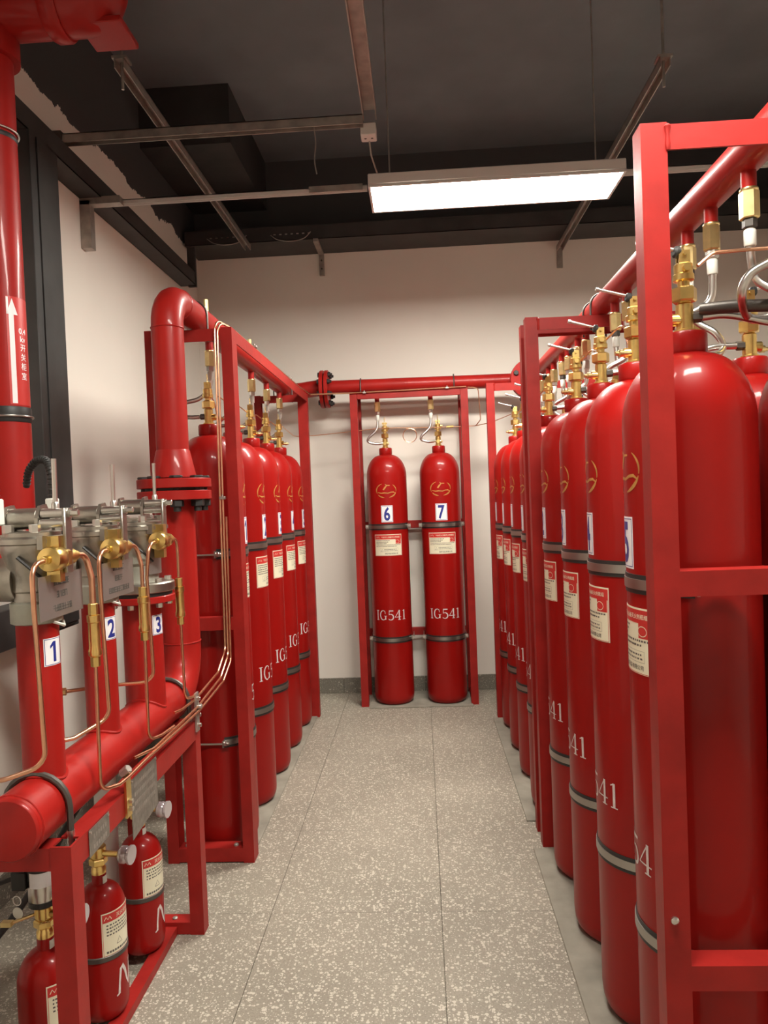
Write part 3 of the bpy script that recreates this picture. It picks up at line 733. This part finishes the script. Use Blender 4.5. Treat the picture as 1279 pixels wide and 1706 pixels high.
ctube('inner copper tube beside it from manifold to the left rack top rail', [(-.80, 2.22, .80), (-.79, 2.27, .797), (-.783, 2.38, .797), (-.796, 2.70, .81), (-.799, 2.826, .87), (-.787, 2.826, 2.0), (-.785, 2.826, 2.182), (-.760, 2.93, 2.178), (-.757, 4.45, 2.176), (-.73, 4.86, 2.178)], .0042, .045)

# ------------------------------------------------------------------ selector valve manifold
XM, ZM, RM = -.885, .790, .068
fr = thing('manifold_frame', 'low red steel frame carrying the valve manifold at lower left', 'frame', (-.9, 1.95, 0))
for y in (1.505, 2.365):
    part('post', channel(-.830, -.783, y, y+.05, 0, .725, 'y+x-'), 'red_frame', fr, smooth=False)
    part('post', channel(-1.03, -.985, y, y+.05, 0, .725, 'y+x+'), 'red_frame', fr, smooth=False)
    part('cross_beam', ell(-.985, -.830, y+.001, .672, .722), 'red_frame', fr, smooth=False)
    part('base_beam', ell(-.985, -.830, y+.001, .002, .042), 'red_frame', fr, smooth=False)
part('front_beam', MB().box(-.788, -.783, 1.555, 2.365, .665, .725).box(-.830, -.788, 1.555, 2.365, .72, .725), 'red_frame', fr, smooth=False)
part('rear_beam', MB().box(-1.03, -1.025, 1.555, 2.365, .675, .725), 'red_frame', fr, smooth=False)
for x0 in (-.915, -1.03): part('bottle_rail', MB().box(x0, x0+.04, 1.535, 2.365, .002, .030), 'red_frame', fr, smooth=False)
part('bolt', MB().lathe([(.009, 0), (.009, .004), (.004, .007)], (-.89, 2.39, .042), (0, 0, 1), 10), 'galvanised', fr)
for y in (1.56, 2.39):
    u = ubolt(fr, (XM, y, ZM), 'y', RM, .70, .0075)
    for s in (-1, 1): part('bolt_end', MB().cyl((XM+s*(RM+.0075), y, .700), (XM+s*(RM+.0075), y, .738), .0085, 10), 'steel', u)
mf = thing('valve_manifold', 'thick red manifold pipe on the low frame, with elbow up to the flange', 'pipe', (XM, 2.0, .7))
part('pipe', MB().tube([(XM, 1.45, ZM), (XM, 2.565, ZM), (XM, 2.565, 1.42)], RM, 30, .15), 'red_pipe', mf)
part('end_cap', MB().lathe([(RM, 0), (RM*.985, .006), (RM*.93, .010), (RM*.5, .013), (0, .014)], (XM, 1.452, ZM), (0, -1, 0), 30), 'red_pipe', mf)
for p, d in (((XM, 1.462, ZM), (0, 1, 0)), ((XM, 2.41, ZM), (0, 1, 0)), ((XM, 2.565, .96), (0, 0, 1))): part('weld', MB().torus(p, d, RM, .003, 32), 'red_pipe', mf)
part('reducer', MB().lathe([(RM, -.10), (.074, -.02), (.078, 0)], (XM, 2.565, 1.47), (0, 0, 1), 28), 'red_pipe', mf)
flange(mf, (XM, 2.565, 1.510), (0, 0, -1), .130, .033, 8, .0135, gap=.005, low_head=True)
YS = [1.60, 1.91, 2.215]
SR = [.0455, .0425, .060]
for k in range(3):
    top = 1.20 if k < 2 else 1.155
    part('branch_pipe', MB().lathe([(SR[k], ZM+.03), (SR[k], top)], (XM, YS[k], 0), (0, 0, 1), 28), 'red_pipe', mf)
    part('weld', MB().tube(None, .0045, 6, path=[Vector((XM+SR[k]*math.cos(a), YS[k]+SR[k]*math.sin(a), ZM+math.sqrt(max(0, RM**2-(SR[k]*math.cos(a))**2))+.002)) for a in [2*PI*i/32 for i in range(33)]]), 'red_pipe', mf)
    M = Matrix.Translation((XM, YS[k], 0)) @ Matrix.Rotation(1.25, 4, 'Z')
    zs = 1.105 if k == 0 else (1.10 if k == 1 else 1.055)
    s = part('number_sticker', MB().arc(SR[k], .0006, -.024/SR[k], .024/SR[k], zs, zs+.062, 8).rot(M), 'sticker_white', mf, 'white sticker with the number %d' % (k+1))
    b = MB(); b.rect(-.0225, .0225, zs+.0015, zs+.0027).rect(-.0225, .0225, zs+.0593, zs+.0605).rect(-.0225, -.0213, zs+.0015, zs+.0605).rect(.0213, .0225, zs+.0015, zs+.0605)
    part('sticker_border', b.wrap(SR[k]+.0009, .004).rot(M), 'sticker_blue', s, smooth=False)
    part('digit', (text_mb(str(k+1), .066, bold=.03).shift(k=1, kx=.8) if k else one(.046)).shift(0, 0, zs+.031).wrap(SR[k]+.0010, .003).rot(M), 'sticker_blue', s, smooth=False)

def selector(k, label):
    y0 = YS[k]; z0 = 1.20; big = k == 2
    t = thing('selector_valve', label, 'valve', (XM, y0, z0 if not big else 1.155), group='selector valves on the manifold')
    def P(name, mb, m, parent=None, **kw): return part(name, mb.shift(XM, y0, z0), m, parent or t, **kw)
    q = 1.16 if big else 1.0
    if big:
        P('lower_flange', MB().lathe([(.100, -.043), (.102, -.041), (.102, -.024), (.100, -.022)], n=40), 'red_pipe')
        P('gasket', MB().lathe([(.094, -.022), (.094, -.010)], n=36), 'rubber')
        P('flange', MB().lathe([(.100, -.010), (.102, -.008), (.102, .016), (.098, .020)], n=40), 'cast_steel')
        for j in range(6):
            a = 2*PI*(j+.5)/6; P('bolt', MB().hexa((.083*math.cos(a), .083*math.sin(a), .020), (.083*math.cos(a), .083*math.sin(a), .032), .011).hexa((.083*math.cos(a), .083*math.sin(a), -.058), (.083*math.cos(a), .083*math.sin(a), -.043), .011), 'steel')
        P('lower_body', MB().lathe([(.058, .018), (.054, .03), (.054, .075), (.060, .080), (.060, .11)], n=32), 'cast_green')
    else:
        P('collar', MB().lathe([(.047, 0), (.055, .003), (.055, .048), (.050, .052)], n=12), 'cast_green')
        P('sealing_tape', MB().tube(None, .0035, 6, path=smooth_path([(.048, -.02, .004), (.055, .004, -.006), (.050, .025, -.012), (.040, .040, -.002)])), 'plastic_white')
    b = P('body', MB().lathe([(.046*q, .05), (.046*q, .072), (.050*q, .076), (.050*q, .105), (.056*q, .125), (.067*q, .160), (.070*q, .168), (.070*q, .180), (.077*q, .183), (.077*q, .194), (.070*q, .197), (.058, .199), (.058, .204 if not big else .216)], n=36), 'cast_steel')
    P('outlet', MB().lathe([(.052, .03), (.050, .09), (.056, .10), (.056, .14), (.047, .145)], (0, 0, .10), (-1, 0, -.0), 28), 'cast_steel')
    P('lid', MB().lathe([(.060*q, .197), (.060*q, .207), (.054*q, .210)], n=32), 'cast_steel')
    for a in (.5, 1.3, 2.6, 4.0, 5.3): P('lid_nut', MB().hexa((.052*math.cos(a)*q, .052*math.sin(a)*q, .207), (.052*math.cos(a)*q, .052*math.sin(a)*q, .226), .012), 'steel')
    def T(mb): return mb.rot(Matrix.Translation((-.014, 0, -.036 if not big else -.020)) @ Matrix.Rotation(-PI/2, 4, 'Z'))
    yk = P('yoke', T(MB().box(-.03, .03, -.045, .045, .234, .240)), 'cast_steel')
    for s in (-1, 1):
        yy = s*.038
        pts = [(-.028, .235), (.028, .235), (.028, .275), (.012, .302), (-.014, .306), (-.028, .285)]
        mb = MB(); n = len(pts); vs = [(x, yy-.004, z) for x, z in pts]+[(x, yy+.004, z) for x, z in pts]
        mb.add(vs, [tuple(range(n)), tuple(reversed(range(n, 2*n)))]+[(i, i+n, (i+1) % n+n, (i+1) % n) for i in range(n)])
        P('yoke_plate', T(mb), 'cast_steel', yk, smooth=False)
    P('roller', T(MB().lathe([(.022, -.034), (.024, -.032), (.024, .032), (.022, .034)], (0, 0, .274), (0, 1, 0), 24)), 'cast_steel')
    P('pivot_pin', T(MB().cyl((.004, -.05, .278), (.004, .062, .278), .008, 12).hexa((.004, .062, .278), (.004, .074, .278), .012)), 'steel')
    P('lever_arm', T(MB().cyl((.020, .044, .262), (.020, .102, .262), .010, 12).cyl((.010, .044, .284), (.010, .110, .284), .0115, 12).hexa((.010, .110, .284), (.010, .128, .284), .008)), 'steel')
    P('lever_bar', T(MB().box(.000, .030, .098, .106, .150, .296, .002)), 'cast_steel')
    P('handle', T(MB().cyl((.004, .072, .288), (.002, .072, .408), .0055, 12).lathe([(.0085, .286), (.0085, .306), (.006, .310)], (.004, .072, 0), (0, 0, 1), 12)), 'steel')
    # pneumatic actuator facing the aisle
    ax, az = .073*q, .148
    ac = P('pilot_actuator', MB().lathe([(.010, -.088), (.010, -.078), (.026, -.074), (.028, -.068), (.028, -.038), (.022, -.030)], (ax, 0, az), (0, 1, 0), 24).lathe([(.024, -.034), (.024, -.012), (.019, -.008), (.019, .024), (.012, .028), (.012, .048)], (ax, 0, az), (0, 1, 0), 20), 'brass')
    P('hex_body', MB().hexa((ax, -.040, az), (ax, -.016, az), .030), 'brass', ac)
    P('mount', MB().box(ax-.022, ax+.012, -.050, -.022, az+.020, az+.050), 'brass', ac)
    P('mount', MB().box(ax-.02, ax+.010, -.046, -.024, az-.052, az-.02), 'brass', ac)
    P('mount_screw', MB().hexa((ax-.004, -.022, az+.036), (ax-.004, .004, az+.036), .011), 'steel', ac)
    P('bracket', MB().box(.045*q, ax-.015, -.068, -.045, az+.022, az+.052), 'cast_steel')
    # hanging name plate with three rows of lettering
    if not big:
        np_ = P('name_plate', MB().box(.060, .0615, -.098, .098, .015, .112), 'nameplate', smooth=False)
        ink = MB(); rnd = random.Random(k+11)
        for row, (zc, n, wd) in enumerate(((.094, 5, .070), (.066, 4, .048), (.036, 7 if k == 0 else 9, .085 if k == 0 else .13))):
            for i in range(n):
                c = -wd/2+wd*(i+.5)/n; gw = wd/n*.40
                for dz in (-.0062, 0, .0062):
                    if rnd.random() < .8: ink.box(.0613, .0622, c-gw, c+gw, zc+dz-.0012, zc+dz+.0012)
                for dy in (-gw, 0, gw):
                    if rnd.random() < .6: ink.box(.0613, .0622, c+dy*.85-.0011, c+dy*.85+.0011, zc-.0070, zc+.0070)
        P('plate_lettering', ink, 'label_ink', np_, smooth=False)
        P('plate_wire', MB().tube([(.061, .06, .112), (.066, .03, .128), (.062, -.01, .118)], .0012, 5), 'steel', np_)
    else:
        np_ = P('name_plate', MB().arc(.063, .0012, .75, 2.4, .045, .115, 12), 'nameplate')
    P('cable_tie', MB().tube([(.0, -.070*q, .155), (.040, -.062*q, .115), (.055, -.030*q, .085)], .0035, 6, .01), 'rubber')
    return t
selector(0, 'nearest steel selector valve, on the branch with sticker 1')
selector(1, 'middle steel selector valve, on the branch with sticker 2')
selector(2, 'farthest, flanged steel selector valve on the branch with sticker 3')

# outlet pipes behind the selector valves and the red riser
for k, lab in ((0, 'red outlet pipe leaving the nearest selector valve to the left'), (1, 'red outlet pipe leaving the middle selector valve to the left')):
    t = thing('outlet_pipe', lab, 'pipe', (-1.25, YS[k], 1.30))
    part('pipe', MB().cyl((-1.025, YS[k], 1.30), (-1.38, YS[k], 1.30), .045, 24), 'red_pipe', t)
    part('elbow', MB().tube([(-1.38, YS[k], 1.30), (-1.45, YS[k], 1.30), (-1.45, YS[k], 1.40), (-1.45, YS[k], ZC)], .045, 22, .06), 'red_pipe', t)
XV, YV, RV = -1.288, 2.215, .067
rv = thing('riser_pipe', 'tall red riser pipe at the left edge with arrow sticker, turning right under the ceiling', 'pipe', (XV, YV, 1.3))
part('pipe', MB().tube([(-1.02, YV, 1.30), (XV, YV, 1.30), (XV, YV, 2.90)], RV, 28, .08), 'red_pipe', rv)
ZX, RX = 3.01, .088
part('tee', MB().tube([(XV, YV, 2.86), (XV, YV, ZX), (-1.06, YV, ZX)], RX, 28, .05), 'red_pipe', rv)
part('branch', MB().cyl((XL+.02, YV, ZX), (XV, YV, ZX), RX, 28), 'red_pipe', rv)
part('coupling', MB().lathe([(RX+.006, 0), (RX+.012, .01), (RX+.012, .045), (RX+.006, .055)], (-1.09, YV, ZX), (1, 0, 0), 28), 'red_pipe', rv)
part('upper_elbow', MB().tube([(-1.05, YV, ZX), (-.93, YV, ZX), (-.93, YV, 3.3), (-.93, YV, ZC)], RX, 26, .11), 'red_pipe', rv)
part('support_plate', MB().box(-.995, -.855, YV-.03, YV+.115, 2.935, 2.955, .003), 'red_pipe', rv)
part('rubber_sleeve', MB().lathe([(RV+.001, 0), (RV+.003, .004), (RV+.003, .044), (RV+.001, .048)], (XV, YV, 1.732), (0, 0, 1), 28), 'rubber', rv)
part('wire_ring', MB().torus((XV, YV, 1.750), (0, 0, 1), RV+.006, .0036, 32), 'steel', rv)
part('wire_ring', MB().torus((XV, YV, 2.635), (0, 0, 1), RV+.005, .0036, 32), 'steel', rv)
part('sleeve_rib', MB().lathe([(RV, 0), (RV+.002, .004), (RV+.002, .012), (RV, .016)], (XV, YV, 2.61), (0, 0, 1), 28), 'rubber', rv)
M = Matrix.Translation((XV, YV, 0)) @ Matrix.Rotation(1.28, 4, 'Z')
s = part('direction_sticker', MB().arc(RV, .0006, -.6, .75, 1.785, 2.118, 14).rot(M), 'label_red', rv, 'red sticker with a white up arrow and white lettering')
b = MB().rect(-.034, -.019, 1.789, 2.062)
b.add([(-.040, 0, 2.062), (-.006, 0, 2.062), (-.023, 0, 2.112)], [(0, 1, 2)])
b.rect(-.040, -.034, 2.062, 2.115)
for i, (chs, zc, sz) in enumerate((('0.4', 2.015, .025), ('kv', 1.990, .025), ('开', 1.963, .024), ('关', 1.934, .024), ('柜', 1.905, .024), ('室', 1.876, .024))):
    q_ = text_mb(chs, sz, bold=.012).shift(.010, 0, zc); b.add(q_.v, q_.f)
part('sticker_print', b.wrap(RV+.0009, .004).rot(M), 'sticker_white', s, smooth=False)

# copper tubes and check valves of the selector valves
def brass_check(parent, x, y, z1, h=.10):
    c = part('check_valve', MB().lathe([(.0115, 0), (.0155, .004), (.0155, .016), (.0135, .020), (.0135, h*.82), (.0155, h*.84), (.0155, h)], (x, y, z1-h), (0, 0, 1), 16), 'brass', parent)
    part('nut', MB().hexa((x, y, z1), (x, y, z1+.028), .0115), 'brass', c)
    part('nut', MB().hexa((x, y, z1-h-.024), (x, y, z1-h), .0115), 'brass', c)
for k in range(3):
    y0 = YS[k]; q = 1.16 if k == 2 else 1.; ax = XM+.073*q; az = 1.348
    lo = [.925, .93, .94][k]
    t = thing('pilot_tube', 'copper tube from the near end of the %s selector valve actuator down to the manifold' % ['nearest', 'middle', 'farthest'][k], 'tube', (ax, y0-.09, az))
    yn = y0-.155
    end = [[(-.865, yn-.04, lo-.012), (-.93, yn-.05, lo-.008)], [(-.86, yn-.06, lo-.03), (-.90, yn-.09, lo-.03)], [(-.93, yn-.03, lo), (-1.02, yn-.08, lo)]][k]
    part('tube', MB().tube([(ax, y0-.085, az), (ax+.006, yn, az-.004), (XM+.080, yn, az-.10), (XM+.085, yn+.008, lo)]+end, .0052, 10, .035), 'copper', t)
    part('fitting', MB().hexa(end[-1], (end[-1][0]-.035, end[-1][1]-.012, end[-1][2]), .011), 'brass_pale', t)
    part('nut', MB().hexa((ax, y0-.098, az), (ax, y0-.080, az), .009), 'brass', t)
    t = thing('pilot_tube', 'copper tube with brass check valve from the far end of the %s selector valve' % ['nearest', 'middle', 'farthest'][k], 'tube', (ax, y0+.05, az))
    yf = y0+.085; xf = XM+.092
    rr = [.0075, .0055, .0045][k]
    part('tube', MB().tube([(ax, y0+.045, az), (ax+.004, yf+.004, az-.002), (xf, yf, az-.06), (xf, yf, 1.22)], rr, 10, .03), 'copper', t)
    brass_check(t, xf, yf, 1.20 if k < 2 else 1.19)
    if k == 0: low = [(xf, yf, 1.09), (xf-.002, yf-.002, .775), (-.775, yf+.06, .765), (-.772, 1.80, .765), (-.770, 1.90, .768), (-.77, 2.38, .760), (-.777, 2.70, .775), (-.777, 2.822, .83), (-.770, 2.822, 1.40)]
    elif k == 1: low = [(xf, yf, 1.09), (xf-.003, yf, .79), (xf+.012, yf+.06, .785), (-.775, yf+.15, .782)]
    else: low = [(xf, yf, 1.08), (xf+.002, yf+.002, .82), (xf+.01, yf+.06, .812), (-.785, 2.40, .812)]
    part('lower_tube', MB().tube(low, .0045, 10, .03), 'copper', t)
t = thing('tube_clamp', 'brass tube clamp on the front beam above the larger tin plate', 'clamp', (-.783, 1.80, .72))
part('plate', MB().box(-.782, -.776, 1.785, 1.815, .66, .765), 'brass', t)
for z in (.68, .70): part('screw', MB().hexa((-.776, 1.80, z), (-.766, 1.80, z), .007), 'steel', t)
part('cap', MB().hexa((-.793, 1.80, .768), (-.773, 1.80, .785), .012), 'galvanised', t)
t = thing('tube_clamp', 'steel tube clamp at the far end of the front beam', 'clamp', (-.783, 2.38, .70))
part('plate', MB().box(-.782, -.776, 2.365, 2.395, .69, .82), 'galvanised', t)
for z in (.71, .745, .80): part('screw', MB().hexa((-.776, 2.38, z), (-.766, 2.38, z), .007), 'steel', t)

# small tin plates on the front beam
def tin(label, y0, y1, z0, z1, tilt):
    t = thing('tin_plate', label, 'plate', (-.781, (y0+y1)/2, z0))
    vs = [(-.782, y0, z0), (-.782, y1, z0+tilt), (-.782, y1, z1), (-.782, y0, z1+.0)]
    mb = MB().add(vs+[(x+.0015, y, z) for x, y, z in vs], [(3, 2, 1, 0), (4, 5, 6, 7), (0, 1, 5, 4), (1, 2, 6, 5), (2, 3, 7, 6), (3, 0, 4, 7)])
    part('sheet', mb, 'tin_plate', t, smooth=False)
    ink = MB(); n = 4 if y1-y0 > .15 else 3
    for i in range(n):
        zc = z1-.022-i*.024
        if zc < z0+.01: break
        y = y0+.02
        while y < y1-.02: ink.box(-.7806, -.7802, y, y+.008, zc-.005, zc+.005); y += .012
    part('engraved_rows', ink, 'galvanised', t, smooth=False)
    for y in (y0+.006, y1-.006): part('rivet', MB().cyl((-.7805, y, z1-.006), (-.778, y, z1-.006), .003, 8), 'steel', t)
tin('larger tin plate with worn lettering hanging from the front beam', 1.825, 2.005, .585, .742, .02)
tin('small tin plate with worn lettering near the front post', 1.585, 1.690, .660, .722, .004)

# ------------------------------------------------------------------ pilot gas bottles
RB = .067
def bottle(y, label, solenoid=False):
    x = -.945; zb = .031
    t = thing('pilot_bottle', label, 'bottle', (x, y, zb), group='small pilot gas bottles')
    def P(name, mb, m, parent=None, **kw): return part(name, mb.shift(x, y, zb), m, parent or t, **kw)
    prof = [(.03, .006), (.045, 0), (.056, .006), (.064, .02), (RB, .04), (RB, .292)]
    for k in range(1, 11): a = PI/2*k/10*.9; prof.append((.016+(RB-.016)*math.cos(a), .292+.075*math.sin(a)))
    prof += [(.0195, .369), (.0195, .394), (.018, .397)]
    P('body', MB().lathe(prof, n=36), 'red_gloss')
    Rm = Matrix.Rotation(PI/2-.35, 4, 'Z')
    hw = .052
    pl = P('instruction_label', MB().arc(RB, .0006, -hw/RB, hw/RB, .190, .310, 14).rot(Rm), 'label_cream')
    b = MB().rect(-hw+.002, hw-.002, .299, .322).rect(-hw+.002, -hw+.003, .207, .3).rect(hw-.003, hw-.002, .207, .3).rect(-hw+.002, hw-.002, .207, .208)
    P('red_heading', b.shift(0, 0, -.015).wrap(RB+.0009, .005).rot(Rm), 'label_red', pl, smooth=False)
    b = MB().stroke([(-.045, .306), (-.040, .315), (-.035, .307), (-.030, .315), (-.025, .306)], .0022)
    tx = text_mb('灭火设备', .0125, bold=.01).shift(.014, 0, .310); b.add(tx.v, tx.f)
    P('heading_print', b.shift(0, 0, -.015).wrap(RB+.0012, .006).rot(Rm), 'label_cream', pl, smooth=False)
    ink = MB(); rnd = random.Random(int(y*100))
    for zc in (.290, .281, .272, .263):
        xx = -.040
        while xx < .036: ww = rnd.uniform(.003, .007); ink.rect(xx, xx+ww, zc-.002, zc+.002); xx += ww+rnd.uniform(.0015, .004)
    ink.stroke([(-.012, .230), (-.003, .247), (.006, .230), (-.012, .230)], .0016)
    xx = -.042
    while xx < .036: ww = rnd.uniform(.004, .007); ink.rect(xx, xx+ww, .213, .219); xx += ww+.002
    P('fine_print', ink.shift(0, 0, -.015).wrap(RB+.0010, .006).rot(Rm), 'label_ink', pl, smooth=False)
    R2 = Matrix.Rotation(PI/2-.25, 4, 'Z')
    b = MB().stroke([(-.026, .070), (-.018, .074), (-.016, .10), (-.010, .140), (-.004, .146), (.006, .128), (.014, .098), (.022, .080), (.026, .10), (.030, .146), (.036, .15)], [.004, .007, .006, .008, .010, .009, .008, .009, .007, .006, .004])
    P('painted_letter', b.wrap(RB+.0008, .004).rot(R2), 'paint_white', label='white brushed letter N', smooth=False)
    P('band', MB().lathe([(RB, .176), (RB+.0025, .178), (RB+.0025, .190), (RB, .192)], n=36), 'dark_steel')
    v = P('valve', MB().lathe([(.020, .397), (.020, .411), (.017, .415), (.017, .444), (.022, .447), (.022, .471), (.014, .474)], n=18), 'brass')
    P('hex_nut', MB().hexa((0, 0, .421), (0, 0, .44), .025), 'brass', v)
    P('gauge_arm', MB().cyl((.01, -.004, .454), (.068, -.012, .454), .008, 12), 'brass', v)
    P('gauge', MB().lathe([(.012, 0), (.020, .006), (.024, .010), (.024, .022), (.020, .028), (.026, .034), (.026, .040)], (.065, -.012, .454), (1, -.1, 0), 20), 'gauge_clear', v)
    P('cable_tag', MB().cyl((-.02, -.01, .454), (-.055, -.05, .456), .004, 8).box(-.075, -.05, -.058, -.044, .451, .462), 'brass_pale', v)
    P('neck_tag', MB().arc(.0205, .001, .9, 1.7, .371, .391, 6), 'plastic_white')
    if solenoid:
        s = P('solenoid', MB().lathe([(.030, .486), (.033, .49), (.033, .566), (.030, .57)], n=28), 'steel')
        P('solenoid_cap', MB().lathe([(.034, .478), (.034, .49)], n=28), 'rubber', s)
        P('solenoid_cap', MB().lathe([(.034, .564), (.034, .586), (.024, .594), (.020, .606)], n=28), 'rubber', s)
        P('solenoid_label', MB().arc(.033, .0006, -.466, 2.2, .528, .563, 14), 'sticker_white', s)
        P('cable_box', MB().box(-.062, -.028, -.03, .0, .521, .566, .002), 'rubber', s)
        P('split_ring', MB().torus((-.046, -.034, .501), (.2, 1, 0), .011, .0012, 18, 6), 'steel', s)
        P('paper_tag', MB().lathe([(.014, 0), (.014, .001)], (-.046, -.034, .471), (.2, 1, 0), 18), 'plastic_white', s)
        P('cable', MB().tube(None, .0055, 8, path=smooth_path([(-.06, -.015, .546), (-.12, -.04, .536), (-.22, -.02, .516), (-.36, .10, .526), (-.426, .16, .546)])), 'rubber', s)
bottle(1.675, 'nearest small red pilot bottle, topped with a silver solenoid', True)
bottle(1.965, 'middle small red pilot bottle beside the front post')
bottle(2.255, 'farthest small red pilot bottle, under the larger tin plate')
# pipe, conduits and cables behind the manifold
single('pvc_pipe', MB().lathe([(.036, 0), (.036, 1.12), (.033, 1.12), (.033, 1.05)], (-1.10, 2.36, .02), (0, 0, 1), 24), 'pvc_white', 'white plastic pipe standing behind the branch with sticker 3', 'pipe', (-1.10, 2.36, .02))
def conduit(label, x, y, pts):
    t = thing('flexible_conduit', label, 'conduit', (x, y, 1.43))
    part('gland', MB().box(x-.013, x+.013, y-.013, y+.013, 1.425, 1.485, .003), 'plastic_white', t)
    path = smooth_path(pts, 10); b = MB().tube(None, .0085, 10, path=path)
    part('hose', b, 'rubber', t)
    rb_ = MB()
    for i in range(0, len(path)-1, 2): rb_.torus(path[i], path[i+1]-path[i], .0085, .0022, 12, 5)
    part('ribs', rb_, 'rubber', t)
conduit('black ribbed conduit looping down to the nearest selector valve at the picture edge', -.945, 1.56, [(-.945, 1.56, 1.48), (-.945, 1.56, 1.54), (-.95, 1.56, 1.575), (-.99, 1.56, 1.582), (-1.06, 1.56, 1.58)])
conduit('black ribbed conduit looping down behind the nearest selector valve handle', -.93, 1.78, [(-.93, 1.78, 1.48), (-.93, 1.78, 1.545), (-.95, 1.80, 1.58), (-.985, 1.82, 1.585), (-1.02, 1.84, 1.56), (-1.04, 1.86, 1.52)])
single('cable', MB().tube(None, .010, 10, path=smooth_path([(-1.52, 1.2, .10), (-1.35, 1.6, .16), (-1.2, 1.95, .30), (-1.1, 2.15, .52), (-1.06, 2.3, .60)])), 'rubber', 'thick black cable rising from the floor behind the small bottles', 'cable', (-1.52, 1.2, .1))
single('cable', MB().tube(None, .007, 10, path=smooth_path([(-1.5, 1.35, .42), (-1.3, 1.55, .40), (-1.15, 1.75, .50), (-1.08, 1.95, .62), (-1.05, 2.2, .66)])), 'rubber', 'thin black cable hanging along the wall below the manifold', 'cable', (-1.5, 1.35, .42))
t = thing('pilot_tube', 'bare copper tube dropping to the floor at the lower left picture edge', 'tube', (-1.04, 1.66, .3))
part('tube', MB().tube([(-1.06, 1.62, .90), (-1.055, 1.62, .52), (-1.05, 1.64, .44), (-1.10, 1.66, .40)], .006, 10, .03), 'copper', t)
t = thing('pressure_switch', 'brass pressure switch beside the end of the manifold', 'switch', (-.955, 1.40, .90))
part('body', MB().lathe([(.010, 0), (.022, .01), (.022, .03), (.016, .05), (.013, .075), (.008, .08)], (-.972, 1.39, .92), (0, 0, 1), 16), 'brass', t)
part('sleeve', MB().tube(None, .010, 10, path=smooth_path([(-.972, 1.39, .925), (-.975, 1.40, .90), (-1.0, 1.42, .885), (-1.05, 1.45, .88)])), 'rubber', t)
